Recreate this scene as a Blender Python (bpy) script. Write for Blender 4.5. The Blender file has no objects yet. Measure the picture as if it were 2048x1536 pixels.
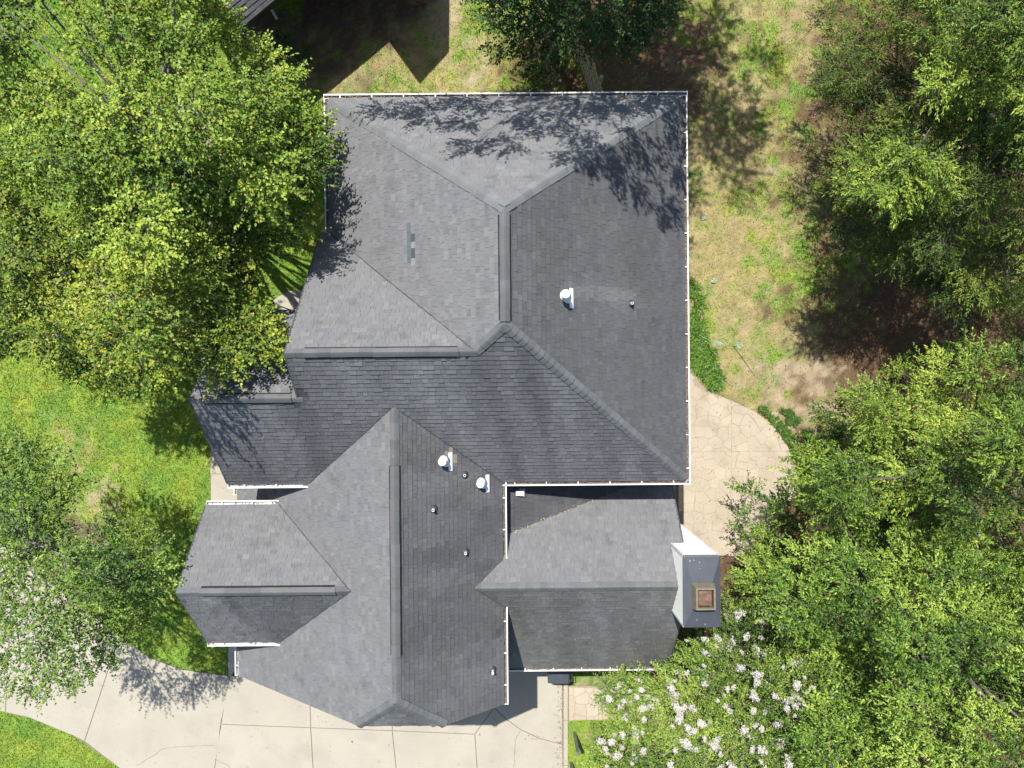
import bpy, bmesh, math, random
import numpy as np
from mathutils import Vector, Matrix

random.seed(7); RNG = np.random.default_rng(7)
SC = bpy.context.scene; COL = SC.collection

# ------------------------------------------------------------------ camera, sky, sun, exposure
CAM_H = 24.5; FOC = 1420.0; ROLL = math.radians(0.5)
cam = bpy.data.cameras.new('camera'); cam.sensor_width = 36.0; cam.lens = FOC/2048*36; cam.clip_end = 3000; cam.clip_start = 0.1
co = bpy.data.objects.new('camera', cam); COL.objects.link(co)
co.location = (0, 0, CAM_H); co.rotation_euler = (0, 0, -ROLL); SC.camera = co
SHX, SHY = 0.2, -0.48                                   # shadow shift per metre of height
L = Vector((-SHX, -SHY, 1)).normalized()
w = bpy.data.worlds.new('World'); SC.world = w; w.use_nodes = True
nt = w.node_tree; bg = nt.nodes['Background']
sky = nt.nodes.new('ShaderNodeTexSky'); sky.sky_type = 'NISHITA'; sky.sun_disc = False
sky.sun_elevation = math.asin(L.z); sky.sun_rotation = math.atan2(L.x, L.y)
nt.links.new(sky.outputs[0], bg.inputs[0]); bg.inputs[1].default_value = 0.1
sun = bpy.data.lights.new('sun', 'SUN'); sun.energy = 4.6; sun.angle = math.radians(0.53); sun.color = (1, 0.965, 0.9)
so = bpy.data.objects.new('sun', sun); COL.objects.link(so); so.rotation_euler = L.to_track_quat('Z', 'Y').to_euler(); so.location = (-8, 20, 40)
SC.view_settings.view_transform = 'Standard'; SC.view_settings.look = 'None'
SC.view_settings.exposure = 0.9; SC.view_settings.gamma = 1.0; SC.view_settings.use_curve_mapping = False
SC.cycles.max_bounces = 6; SC.cycles.diffuse_bounces = 3; SC.cycles.transmission_bounces = 4
SC.cycles.use_adaptive_sampling = True; SC.cycles.adaptive_threshold = 0.02

# ------------------------------------------------------------------ helpers
CR, SR = math.cos(-ROLL), math.sin(-ROLL)
def P(px, py, z=0.0):
    """survey point: photo measurement + height -> metres"""
    x = px-1024; y = 768-py; k = (CAM_H-z)/FOC
    return Vector(((x*CR-y*SR)*k, (x*SR+y*CR)*k, z))
def topx(x, y, z):
    k = FOC/(CAM_H-z); x = x*k; y = y*k
    return 1024+x*CR+y*SR, 768-(-x*SR+y*CR)
def tag(o, label=None, cat=None, group=None, kind=None):
    if label: o['label'] = label
    if cat: o['category'] = cat
    if group: o['group'] = group
    if kind: o['kind'] = kind
    return o
def link(o, parent=None):
    COL.objects.link(o)
    if parent is not None: o.parent = parent
    return o
def empty(name, loc=(0, 0, 0), **k):
    o = bpy.data.objects.new(name, None); o.location = loc; o.empty_display_size = .3
    link(o); return tag(o, **k)
def mesh_obj(name, verts, faces, mat, parent=None, cols=None, smooth=False, **k):
    me = bpy.data.meshes.new(name); me.from_pydata([tuple(v) for v in verts], [], faces); me.update()
    if cols is not None: face_cols(me, cols)
    if smooth: me.polygons.foreach_set('use_smooth', [True]*len(me.polygons))
    me.materials.append(mat)
    o = bpy.data.objects.new(name, me); link(o, parent); return tag(o, **k)
def face_cols(me, cols, attr='tint'):
    a = me.attributes.new(attr, 'FLOAT_COLOR', 'FACE')
    c = np.ones((len(me.polygons), 4), np.float32); c[:, :3] = np.asarray(cols, np.float32)[:, :3]
    a.data.foreach_set('color', c.ravel())
def np_mesh(name, verts, tris, mat, parent=None, cols=None, smooth=False, n=3, **k):
    """fast mesh from arrays; n corners per face; cols per face"""
    me = bpy.data.meshes.new(name); nf = len(tris)
    me.vertices.add(len(verts)); me.vertices.foreach_set('co', np.asarray(verts, np.float32).ravel())
    me.loops.add(nf*n); me.loops.foreach_set('vertex_index', np.asarray(tris, np.int32).ravel())
    me.polygons.add(nf); me.polygons.foreach_set('loop_start', np.arange(0, nf*n, n, dtype=np.int32))
    me.update(calc_edges=True)
    if cols is not None: face_cols(me, cols)
    if smooth: me.polygons.foreach_set('use_smooth', np.ones(nf, bool))
    me.materials.append(mat)
    o = bpy.data.objects.new(name, me); link(o, parent); return tag(o, **k)
class MB:
    def __init__(s): s.v = []; s.f = []
    def box(s, c, size, rot=None):
        b = len(s.v); hx, hy, hz = (d/2 for d in size)
        for i in (-1, 1):
            for j in (-1, 1):
                for k in (-1, 1):
                    p = Vector((i*hx, j*hy, k*hz)); p = rot @ p if rot else p
                    s.v.append(p+Vector(c))
        for q in ((0, 1, 3, 2), (4, 6, 7, 5), (0, 4, 5, 1), (2, 3, 7, 6), (0, 2, 6, 4), (1, 5, 7, 3)): s.f.append(tuple(b+i for i in q))
        return s
    def prism(s, poly, z0, z1):
        b = len(s.v); n = len(poly)
        s.v += [Vector((p[0], p[1], z0)) for p in poly]+[Vector((p[0], p[1], z1)) for p in poly]
        s.f.append(tuple(b+n+i for i in range(n))); s.f.append(tuple(b+n-1-i for i in range(n)))
        for i in range(n): j = (i+1) % n; s.f.append((b+i, b+j, b+n+j, b+n+i))
        return s
    def tube(s, pts, rad, k=8, caps=True):
        b = len(s.v); m = len(pts)
        for i, p in enumerate(pts):
            p = Vector(p); d = (Vector(pts[min(i+1, m-1)])-Vector(pts[max(i-1, 0)])).normalized()
            a = d.cross(Vector((0, 0, 1)) if abs(d.z) < .9 else Vector((1, 0, 0))).normalized(); c = d.cross(a)
            r = rad[i] if hasattr(rad, '__len__') else rad
            for j in range(k): t = 2*math.pi*j/k; s.v.append(p+(a*math.cos(t)+c*math.sin(t))*r)
        for i in range(m-1):
            for j in range(k): j2 = (j+1) % k; s.f.append((b+i*k+j, b+i*k+j2, b+i*k+k+j2, b+i*k+k+j))
        if caps: s.f.append(tuple(b+j for j in reversed(range(k)))); s.f.append(tuple(b+(m-1)*k+j for j in range(k)))
        return s
    def lathe(s, prof, c=(0, 0, 0), k=20):
        b = len(s.v); m = len(prof)
        for r, z in prof:
            for j in range(k): t = 2*math.pi*j/k; s.v.append(Vector((c[0]+r*math.cos(t), c[1]+r*math.sin(t), c[2]+z)))
        for i in range(m-1):
            for j in range(k): j2 = (j+1) % k; s.f.append((b+i*k+j, b+i*k+j2, b+i*k+k+j2, b+i*k+k+j))
        s.f.append(tuple(b+(m-1)*k+j for j in range(k))); s.f.append(tuple(b+j for j in reversed(range(k))))
        return s
    def build(s, name, mat, parent=None, smooth=False, bevel=0, **k):
        o = mesh_obj(name, s.v, s.f, mat, parent, None, smooth, **k)
        bm = bmesh.new(); bm.from_mesh(o.data); bmesh.ops.recalc_face_normals(bm, faces=bm.faces)
        if bevel: bmesh.ops.bevel(bm, geom=bm.edges[:], offset=bevel, segments=2, affect='EDGES', profile=.6)
        bm.to_mesh(o.data); bm.free(); return o

def vnoise(x, y, seed=0):
    xi = np.floor(x).astype(np.int64); yi = np.floor(y).astype(np.int64); fx = x-xi; fy = y-yi
    fx = fx*fx*(3-2*fx); fy = fy*fy*(3-2*fy)
    def h(a, b):
        n = (a*374761393+b*668265263+seed*1442695041) & 0xffffffff
        n = ((n ^ (n >> 13))*1274126177) & 0xffffffff
        return ((n ^ (n >> 16)) & 0xffff)/65535.0
    return (h(xi, yi)*(1-fx)+h(xi+1, yi)*fx)*(1-fy)+(h(xi, yi+1)*(1-fx)+h(xi+1, yi+1)*fx)*fy
def fbm(x, y, sc, seed=0, o=4):
    x = np.asarray(x, float)*sc+100; y = np.asarray(y, float)*sc+100; r = 0; a = .5
    for i in range(o): r = r+a*vnoise(x, y, seed+i*17); x = x*2.03; y = y*2.03; a *= .5
    return r/(1-.5**o)
def inpoly(x, y, poly):
    x = np.asarray(x, float); y = np.asarray(y, float); r = np.zeros(x.shape, bool); n = len(poly)
    for i in range(n):
        x0, y0 = poly[i][0], poly[i][1]; x1, y1 = poly[(i+1) % n][0], poly[(i+1) % n][1]
        if y0 == y1: continue
        c = ((y0 > y) != (y1 > y)) & (x < (x1-x0)*(y-y0)/(y1-y0)+x0); r ^= c
    return r
def edgedist(x, y, poly):
    d = np.full(np.shape(x), 1e9); n = len(poly)
    for i in range(n):
        ax, ay = poly[i][0], poly[i][1]; bx, by = poly[(i+1) % n][0]-ax, poly[(i+1) % n][1]-ay
        t = np.clip(((x-ax)*bx+(y-ay)*by)/(bx*bx+by*by+1e-12), 0, 1); d = np.minimum(d, np.hypot(x-ax-t*bx, y-ay-t*by))
    return d

# ------------------------------------------------------------------ materials
def mat(name, col=(.5, .5, .5), rough=.8, attr=None, n1=(8, .15), n2=(60, .15), bump=0, bscale=60, metal=0, spec=.3, transl=0, stain=None, trough=None):
    m = bpy.data.materials.new(name); m.use_nodes = True; t = m.node_tree; N = t.nodes; K = t.links
    b = N['Principled BSDF']; b.inputs['Roughness'].default_value = rough; b.inputs['Metallic'].default_value = metal
    b.inputs['Specular IOR Level'].default_value = spec
    tc = N.new('ShaderNodeTexCoord'); geo = N.new('ShaderNodeNewGeometry'); pos = geo.outputs['Position']
    if attr:
        a = N.new('ShaderNodeAttribute'); a.attribute_name = attr; c = a.outputs['Color']
    else:
        a = N.new('ShaderNodeRGB'); a.outputs[0].default_value = (*col, 1); c = a.outputs[0]
    def mulnoise(c, sc, amt, detail=4):
        n = N.new('ShaderNodeTexNoise'); n.inputs['Scale'].default_value = sc; n.inputs['Detail'].default_value = detail
        K.new(pos, n.inputs['Vector'])
        r = N.new('ShaderNodeMapRange'); r.inputs[1].default_value = .25; r.inputs[2].default_value = .75
        r.inputs[3].default_value = 1-amt; r.inputs[4].default_value = 1+amt; K.new(n.outputs[0], r.inputs[0])
        v = N.new('ShaderNodeVectorMath'); v.operation = 'SCALE'; K.new(c, v.inputs[0]); K.new(r.outputs[0], v.inputs['Scale'])
        return v.outputs[0]
    if n1: c = mulnoise(c, *n1)
    if n2: c = mulnoise(c, *n2)
    for st in (stain or []):                        # (scale, lo, hi, colour, amount, stretch)
        n = N.new('ShaderNodeTexNoise'); n.inputs['Scale'].default_value = st[0]; n.inputs['Detail'].default_value = 5
        if len(st) > 5:
            mp = N.new('ShaderNodeMapping'); mp.inputs['Scale'].default_value = st[5]; K.new(pos, mp.inputs[0]); K.new(mp.outputs[0], n.inputs['Vector'])
        else: K.new(pos, n.inputs['Vector'])
        r = N.new('ShaderNodeMapRange'); r.inputs[1].default_value = st[1]; r.inputs[2].default_value = st[2]; r.inputs[4].default_value = st[4]
        K.new(n.outputs[0], r.inputs[0])
        x = N.new('ShaderNodeMix'); x.data_type = 'RGBA'; K.new(r.outputs[0], x.inputs[0]); K.new(c, x.inputs[6]); x.inputs[7].default_value = (*st[3], 1); c = x.outputs[2]
    K.new(c, b.inputs['Base Color'])
    if bump:
        n = N.new('ShaderNodeTexNoise'); n.inputs['Scale'].default_value = bscale; n.inputs['Detail'].default_value = 5; K.new(pos, n.inputs['Vector'])
        bp = N.new('ShaderNodeBump'); bp.inputs['Strength'].default_value = bump; bp.inputs['Distance'].default_value = .02
        K.new(n.outputs[0], bp.inputs['Height']); K.new(bp.outputs[0], b.inputs['Normal'])
    if transl:
        tr = N.new('ShaderNodeBsdfTranslucent'); mx = N.new('ShaderNodeMixShader'); mx.inputs[0].default_value = transl
        g = N.new('ShaderNodeVectorMath'); g.operation = 'MULTIPLY'; K.new(c, g.inputs[0]); g.inputs[1].default_value = (1.15, 1.2, .6)
        K.new(g.outputs[0], tr.inputs[0]); K.new(b.outputs[0], mx.inputs[1]); K.new(tr.outputs[0], mx.inputs[2])
        K.new(mx.outputs[0], N['Material Output'].inputs[0])
    return m
M = {}
M['shingle'] = mat('shingle_granules', rough=.95, attr='tint', n1=(1.1, .06), n2=(70, .22), bump=.5, bscale=130, spec=.15,
                   stain=[(2.4, .55, .75, (.05, .05, .055), .35)])
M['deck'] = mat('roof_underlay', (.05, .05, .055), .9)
M['cap'] = mat('ridge_cap_granules', rough=.95, attr='tint', n1=(2.5, .10), n2=(80, .18), bump=.4, bscale=140, spec=.15)
M['ventblack'] = mat('ridge_vent_plastic', (.012, .012, .014), .7)
M['white'] = mat('white_aluminium', (.58, .575, .56), .5, n1=(3, .14), n2=(40, .08))
M['siding'] = mat('white_siding', (.74, .72, .66), .6, n1=(2, .05), n2=(30, .05))
M['brick'] = mat('brick_wall', (.19, .11, .085), .9, n1=(6, .25), n2=(30, .2))
M['soffit'] = mat('soffit', (.6, .6, .58), .7)
M['galv'] = mat('galvanised_vent', (.66, .68, .70), .5, metal=.0, n1=(8, .12), n2=(60, .08), spec=.5)
M['galvdark'] = mat('galvanised_pipe', (.30, .33, .35), .45, metal=.4, n1=(8, .15))
M['rubber'] = mat('black_rubber_boot', (.035, .035, .04), .6)
M['pvc'] = mat('pipe_plastic', (.62, .64, .66), .5)
M['capmetal'] = mat('chimney_cap_metal', (.062, .069, .080), .45, metal=.3, n1=(3, .15), n2=(40, .12), spec=.5)
M['rust'] = mat('rusty_metal', (.115, .062, .042), .85, n1=(10, .35), n2=(60, .25), stain=[(9, .5, .7, (.19, .135, .10), .7)])
M['fluebox'] = mat('weathered_flue_box', (.17, .145, .10), .7, n1=(8, .2), n2=(50, .15), metal=.2)
M['debris'] = mat('gutter_debris', (.13, .105, .085), 1, n1=(12, .4), n2=(90, .6), bump=1, bscale=90)
M['litterleaf'] = mat('dead_leaves', rough=.9, attr='tint', n1=None, n2=None)
M['concrete'] = mat('driveway_concrete', (.312, .287, .233), .9, n1=(.7, .08), n2=(45, .08), bump=.15, bscale=120, spec=.2,
                    stain=[(.9, .52, .8, (.21, .195, .16), .5), (9, .66, .74, (.17, .15, .12), .5), (3.1, .67, .76, (.17, .155, .13), .45)])
M['joint'] = mat('joint_filler', (.16, .135, .10), 1)
M['patio'] = mat('stamped_concrete', rough=.85, attr='tint', n1=(1.2, .10), n2=(40, .09), bump=.25, bscale=50, spec=.2,
                 stain=[(1.6, .54, .78, (.19, .15, .10), .5), (14, .66, .74, (.14, .11, .07), .5)])
M['patiojoint'] = mat('patio_joint', (.255, .213, .16), 1)
M['ground'] = mat('lawn_soil', rough=1, attr='tint', n1=(5, .18), n2=(45, .35), bump=.9, bscale=55, spec=.1)
M['blade'] = mat('grass_blades', rough=.8, attr='tint', n1=None, n2=None, spec=.2, transl=.25)
M['leaf'] = mat('leaves', rough=.5, attr='tint', n1=None, n2=None, spec=.25, transl=.16)
M['petal'] = mat('white_petals', (.52, .49, .47), .8, n1=(30, .1), n2=None, transl=.3)
M['bark'] = mat('grey_bark', (.13, .115, .095), .95, n1=(4, .25), n2=(40, .3), bump=.6, bscale=40)
M['barkpale'] = mat('pale_bark', (.24, .22, .19), .95, n1=(4, .25), n2=(40, .25), bump=.5, bscale=40)
M['fence'] = mat('weathered_fence_wood', (.44, .42, .33), .9, n1=(5, .2), n2=(60, .2))
M['binplastic'] = mat('bin_plastic', (.042, .047, .058), .5, n1=(4, .1), spec=.4)
M['postpaint'] = mat('dark_post', (.10, .11, .115), .7, n1=(5, .2))
M['teal'] = mat('teal_paint', (.25, .36, .27), .9, n1=(30, .3))
M['stick'] = mat('dark_stick', (.06, .05, .035), .9)
M['tan'] = mat('tan_step', (.55, .45, .34), .85)

# ------------------------------------------------------------------ roof data (metres)
ZE = 4.84
def pl(px, py, z, gx, gy): return (z-gx*px-gy*py, gx, gy)      # plane through a point with gradient
XE, XW, YN, YS = 4.80, -5.02, 7.95, -2.70; XR, RN, RS, ZR = -.14, 3.98, 1.34, 8.62
gE, gW, gN, gS = -(ZR-ZE)/(XE-XR), (ZR-ZE)/(XR-XW), -(ZR-ZE)/(YN-RN), (ZR-ZE)/(RS-YS)
YU = .76; ZU = ZE+gS*(YU-YS); XJ = XW+(ZU-ZE)/gW; XU = -5.25; YUN = YU+(ZU-ZE)/gS
YL = -.30; ZL = ZE+gS*(YL-YS); XL = -7.89; YLN = YL+(ZL-ZE)/gS
XG, ZG = -2.94, 6.87; XGE, XGW, ZGW = -.30, -8.46, 2.71; gGE, gGW = -(ZG-ZE)/(XGE-XG), (ZG-ZGW)/(XG-XGW)
YG0 = YS+(ZG-ZE)/gS; YG1 = -7.88; YGS = -8.87; ZJ = 6.0; XJ1 = XG-(ZG-ZJ)/gGW; XJ2 = XG-(ZG-ZJ)/gGE
XVW = XG-(ZG-ZE)/gGW
YK, ZK, XK = -5.40, 5.86, -8.86; YKN, YKS, ZKE = -3.42, -7.38, 4.0; XKR = XG-(ZG-ZK)/gGW; XKE = XG-(ZG-ZKE)/gGW
YW, ZW, XWE = -5.48, 5.43, 4.76; XWR = XG-(ZG-ZW)/gGE; YWS, ZWS = -8.80, 2.47; gWN, gWS = -.92, (ZW-ZWS)/(YW-YWS)
YWV = YW+(ZW-ZE)/.92; YWV2 = YW-(ZW-ZE)/gWS
YWALL = -2.32
ROOF = {}   # name: plane, [(x, y, edge flag)] ; flag of the edge to the next corner: c = clip, v = valley
ROOF['main_n'] = (pl(XE, YN, ZE, 0, gN), [(XW, YN, 'c'), (XR, RN, 'c'), (XE, YN, 'c')][::-1])
ROOF['main_e'] = (pl(XE, 0, ZE, gE, 0), [(XE, YS, 'c'), (XE, YN, 'c'), (XR, RN, 'c'), (XR, RS, 'c')])
ROOF['main_w'] = (pl(XW, 0, ZE, gW, 0), [(XW, YN, 'c'), (XW, YUN, 'v'), (XJ, YU, 'c'), (XR, RS, 'c'), (XR, RN, 'c')])
ROOF['main_s'] = (pl(0, YS, ZE, 0, gS), [(XE, YS, 'c'), (XR, RS, 'c'), (XJ, YU, 'c'), (XU, YU, 'c'), (XU, YL, 'c'), (XL, YL, 'c'), (XL, YS, 'c'), (XVW, YS, 'v'), (XG, YG0, 'v'), (XGE, YS, 'c')])
ROOF['upper_gable_n'] = (pl(0, YU, ZU, 0, -gS), [(XU, YU, 'c'), (XJ, YU, 'v'), (XW, YUN, 'c'), (XU, YUN, 'c')])
ROOF['lower_gable_n'] = (pl(0, YL, ZL, 0, -gS), [(XL, YL, 'c'), (XU+.3, YL, 'v'), (XU+.3, YLN, 'c'), (XL, YLN, 'c')])
ROOF['garage_w'] = (pl(XG, 0, ZG, gGW, 0), [(XG, YG0, 'v'), (XVW, YS, 'v'), (XVW-.2, YWALL, 'v'), (XGW, YWALL, 'c'), (XGW, YGS, 'c'), (XJ1, YGS, 'c'), (XG, YG1, 'c')])
ROOF['garage_e'] = (pl(XG, 0, ZG, gGE, 0), [(XG, YG0, 'c'), (XG, YG1, 'c'), (XJ2, YGS, 'c'), (XGE, YGS, 'c'), (XGE, YWV2, 'v'), (XWR, YW, 'v'), (XGE, YWV, 'c'), (XGE, YS, 'v')])
ROOF['garage_s'] = (pl(0, YG1, ZG, 0, (ZG-ZJ)/(YG1-YGS)), [(XG, YG1, 'c'), (XJ1, YGS, 'c'), (XJ2, YGS, 'c')])
ROOF['left_gable_n'] = (pl(0, YK, ZK, 0, -(ZK-ZKE)/(YKN-YK)), [(XK, YK, 'c'), (XKR, YK, 'v'), (XKE, YKN, 'c'), (XK, YKN, 'c')])
ROOF['left_gable_s'] = (pl(0, YK, ZK, 0, (ZK-ZKE)/(YK-YKS)), [(XK, YK, 'c'), (XK, YKS, 'c'), (XKE, YKS, 'v'), (XKR, YK, 'c')])
cA = P(1011, 1070, 4.33); cB = P(1263, 970, 3.2); gC = -(4.33-3.2)/(cB.x-cA.x)
ZCK = ZW+gWN*(cA.y-YW)
yCV = YW+(ZCK+gC*(XWE-cA.x)-ZW)/gWN
ROOF['wing_n'] = (pl(0, YW, ZW, 0, gWN), [(XWR, YW, 'c'), (XWE, YW, 'c'), (XWE, yCV, 'v'), (cA.x, cA.y, 'v'), (XGE-.3, YWV-.3, 'v')])
ROOF['wing_s'] = (pl(0, YW, ZW, 0, gWS), [(XWR, YW, 'v'), (XGE-.3, YWV2+.3, 'v'), (XGE-.3, YWS, 'c'), (XWE, YWS, 'c'), (XWE, YW, 'c')])
ROOF['cricket'] = (pl(cA.x, cA.y, ZCK, gC, 0), [(XGE-.35, YWALL, 'v'), (XGE-.35, cA.y-.3, 'v'), (cA.x, cA.y, 'v'), (XWE, yCV, 'c'), (XWE, YWALL, 'v')])
for k, (p, poly) in ROOF.items():     # make every outline counter-clockwise, keeping each edge's flag
    A = sum(poly[i][0]*poly[(i+1) % len(poly)][1]-poly[(i+1) % len(poly)][0]*poly[i][1] for i in range(len(poly)))
    if A < 0:
        n = len(poly); ROOF[k] = (p, [(poly[n-1-i][0], poly[n-1-i][1], poly[(n-2-i) % n][2]) for i in range(n)])
def pz(p, x, y): return p[0]+p[1]*x+p[2]*y
def pn(p): return Vector((-p[1], -p[2], 1)).normalized()
def on_plane(px, py, name):
    p = ROOF[name][0]; a = P(px, py, 0); d = a-Vector((0, 0, CAM_H)); o = Vector((0, 0, CAM_H))
    t = (p[0]+p[1]*o.x+p[2]*o.y-o.z)/(d.z-p[1]*d.x-p[2]*d.y); return o+d*t

# ------------------------------------------------------------------ the ground
exec_zones = [
    # class, px, py, radius px, weight     0 lush  1 dry grass  2 leaf litter  3 mulch  4 bare soil
    (1, 1480, 420, 200, .75), (1, 1500, 640, 190, .9), (1, 1420, 520, 90, .8), (1, 1450, 200, 140, .7), (1, 1560, 60, 110, .8), (4, 1580, 20, 60, .6),
    (1, 860, 130, 130, .55), (1, 740, 140, 60, .9), (4, 930, 110, 45, .7), (4, 890, 25, 40, 1.3), (1, 840, 40, 90, 1.0),
    (0, 1575, 450, 75, 1.25), (0, 1590, 560, 70, 1.1), (0, 1540, 100, 60, 1.2), (0, 1570, 200, 50, 1.0), (0, 1500, 690, 55, .35), (0, 1480, 620, 40, .4),
    (4, 1530, 370, 40, .7), (4, 1555, 480, 28, .5), (4, 1640, 850, 90, 2.0), (4, 1560, 770, 120, .8), (4, 1480, 700, 40, .6), (4, 1680, 760, 70, 1.1), (4, 1620, 330, 50, .7),
    (2, 1850, 640, 190, 2.2), (2, 1780, 720, 120, 1.6), (2, 1740, 560, 90, 1.2), (2, 1820, 300, 260, 2.0), (2, 1990, 500, 250, 2.0), (2, 1900, 60, 200, 1.6),
    (2, 1300, 150, 110, 2.0), (2, 1400, 120, 60, 1.2), (2, 1230, 60, 160, 1.6), (2, 1060, 140, 70, 1.1), (1, 1420, 300, 50, .8),
    (3, 700, 20, 110, 2.2), (3, 600, 60, 60, 1.8), (3, 560, 110, 50, 1.8), (3, 800, 0, 60, 1.0), (1, 650, 130, 60, .8), (1, 620, 80, 70, .6),
    (4, 460, 440, 45, 1.1), (4, 400, 280, 45, 1.0), (1, 620, 440, 45, .35), (4, 185, 1035, 48, 1.0), (3, 130, 1060, 45, 1.0), (1, 150, 880, 60, .35), (1, 60, 480, 120, .2),
    (2, 1480, 1180, 160, 2.4), (2, 1650, 1050, 200, 2.2), (2, 1850, 1200, 300, 2.2), (2, 1450, 1350, 140, 1.6), (2, 1700, 1450, 250, 2.0), (2, 1950, 900, 200, 2.0),
    (4, 1220, 1350, 60, .7), (0, 1160, 1480, 60, 1.0), (1, 1180, 1500, 30, .5), (4, 1345, 1030, 30, 1.0)]
CLS = np.array([(.150, .225, .034), (.265, .215, .105), (.095, .058, .036), (.105, .070, .055), (.30, .235, .16)])
def ground_weights(x, y):
    k = FOC/CAM_H; px = 1024+(x*CR+y*SR)*k; py = 768-(-x*SR+y*CR)*k
    nx = px+(fbm(x, y, .8, 5)-.5)*130; ny = py+(fbm(x, y, .8, 9)-.5)*130
    W = np.zeros(px.shape+(5,)); W[..., 0] = .62
    W[..., 1] = .12*np.clip((px-1000)/300, 0, 1)
    for c, cx, cy, r, wt in exec_zones: W[..., c] += wt*np.exp(-(((nx-cx)**2+(ny-cy)**2)/(r*r*1.1)))
    nz = np.stack([fbm(x, y, 2.2, 31+i*7) for i in range(5)], -1)
    nz2 = np.stack([fbm(x, y, 6.5, 131+i*7, 3) for i in range(5)], -1); W = W*np.exp((nz-.5)*3.4+(nz2-.5)*2.6)
    W = W**2.2; return W/W.sum(-1, keepdims=True)
def ground_color(x, y):
    W = ground_weights(x, y); c = W@CLS
    yel = fbm(x, y, 1.6, 77)[..., None]; lush = W[..., :1]
    return c*(.75+.5*fbm(x, y, 5.5, 3)[..., None])*(1+lush*(yel-.5)*np.array([1.1, .35, .2])), W
g1 = np.arange(-24, 24.01, .13); gx = np.concatenate([[-900, -400, -200, -100, -60, -40, -30], g1, [30, 40, 60, 100, 200, 400, 900]])
gy = np.concatenate([[-900, -400, -200, -100, -60, -40, -28], np.arange(-18, 18.01, .13), [28, 40, 60, 100, 200, 400, 900]])
X, Y = np.meshgrid(gx, gy); Z = (fbm(X, Y, .9, 2)-.5)*.05-.03
nx_, ny_ = len(gx), len(gy); idx = np.arange(nx_*ny_).reshape(ny_, nx_)
quads = np.stack([idx[:-1, :-1], idx[:-1, 1:], idx[1:, 1:], idx[1:, :-1]], -1).reshape(-1, 4)
gcol, _ = ground_color(X, Y); far = (np.abs(X) > 24.05) | (np.abs(Y) > 18.05); gcol[far] = CLS[0]*.95
fc = gcol.reshape(-1, 3)[quads].mean(1)
gr = np_mesh('ground', np.stack([X, Y, Z], -1).reshape(-1, 3), quads, M['ground'], None, None, True, 4, kind='structure', label='lawn with worn dry patches and bare soil around the house')
a = gr.data.attributes.new('tint', 'FLOAT_COLOR', 'POINT'); cc = np.ones((nx_*ny_, 4), np.float32); cc[:, :3] = gcol.reshape(-1, 3); a.data.foreach_set('color', cc.ravel())

# ------------------------------------------------------------------ paved surfaces
def inset(poly, d):
    n = len(poly); out = []
    A = sum(poly[i][0]*poly[(i+1) % n][1]-poly[(i+1) % n][0]*poly[i][1] for i in range(n))
    if A < 0: poly = poly[::-1]
    for i in range(n):
        p0, p1, p2 = (Vector(poly[(i+j-1) % n][:2]) for j in range(3))
        e1 = (p1-p0).normalized(); e2 = (p2-p1).normalized(); n1 = Vector((-e1.y, e1.x)); n2 = Vector((-e2.y, e2.x))
        m = n1+n2; m = m/max(m.length, 1e-6); c = max(m.dot(n1), .35); out.append(p1+m*(d/c))
    return out
def slab(poly, z0, z1, name, matl, parent, gap=.012, bev=.01, cols=None):
    q = inset(poly, gap); q2 = inset(poly, gap+bev); n = len(q)
    v = [(p.x, p.y, z0) for p in q]+[(p.x, p.y, z1-bev*.7) for p in q]+[(p.x, p.y, z1) for p in q2]; f = [tuple(2*n+i for i in range(n))]
    for i in range(n):
        j = (i+1) % n; f += [(i, j, n+j, n+i), (n+i, n+j, 2*n+j, 2*n+i)]
    return mesh_obj(name, v, f, matl, parent, None if cols is None else [cols]*len(f))
G = lambda *pts: [tuple(P(x, y, 0)[:2]) for x, y in pts]
drive_out = G((-420, 1290), (-420, 1030), (0, 1085), (70, 1140), (150, 1205), (240, 1272), (300, 1315), (360, 1338), (460, 1352), (470, 1340), (560, 1310), (700, 1240), (1040, 1240), (1125, 1300), (1128, 1660), (340, 1660), (240, 1536), (145, 1470), (60, 1435), (0, 1422), (-200, 1400))
dbase = MB().prism(drive_out, -.10, .012).build('driveway', M['joint'], kind='structure', label='pale concrete driveway curving in front of the garage')
slabs = [[(-420, 1290), (-420, 1030), (-180, 1060), (-230, 1390)], [(-180, 1060), (0, 1085), (28, 1106), (12, 1424), (0, 1422), (-230, 1390)],
         [(28, 1106), (70, 1140), (150, 1205), (240, 1272), (170, 1482), (145, 1470), (60, 1435), (12, 1424)],
         [(240, 1272), (300, 1315), (360, 1338), (460, 1352), (430, 1536), (415, 1660), (340, 1660), (240, 1536), (170, 1482)],
         [(460, 1352), (470, 1340), (560, 1310), (617, 1282), (622, 1455), (440, 1448)], [(440, 1448), (622, 1455), (628, 1560), (632, 1660), (415, 1660), (430, 1536)],
         [(617, 1282), (700, 1240), (780, 1240), (785, 1461), (622, 1455)], [(622, 1455), (785, 1461), (795, 1560), (800, 1660), (632, 1660), (628, 1560)],
         [(780, 1240), (960, 1240), (988, 1414), (950, 1468), (785, 1461)], [(785, 1461), (950, 1468), (956, 1560), (960, 1660), (800, 1660), (795, 1560)],
         [(960, 1240), (1040, 1240), (1125, 1300), (1125, 1488), (1080, 1477), (1040, 1458), (1012, 1437), (988, 1414)],
         [(988, 1414), (1012, 1437), (1040, 1458), (1080, 1477), (1125, 1488), (1127, 1560), (1128, 1660), (960, 1660), (956, 1560), (950, 1468)]]
for s in slabs: slab(G(*s), -.05, .03, 'slab', M['concrete'], dbase, .012)
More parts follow.
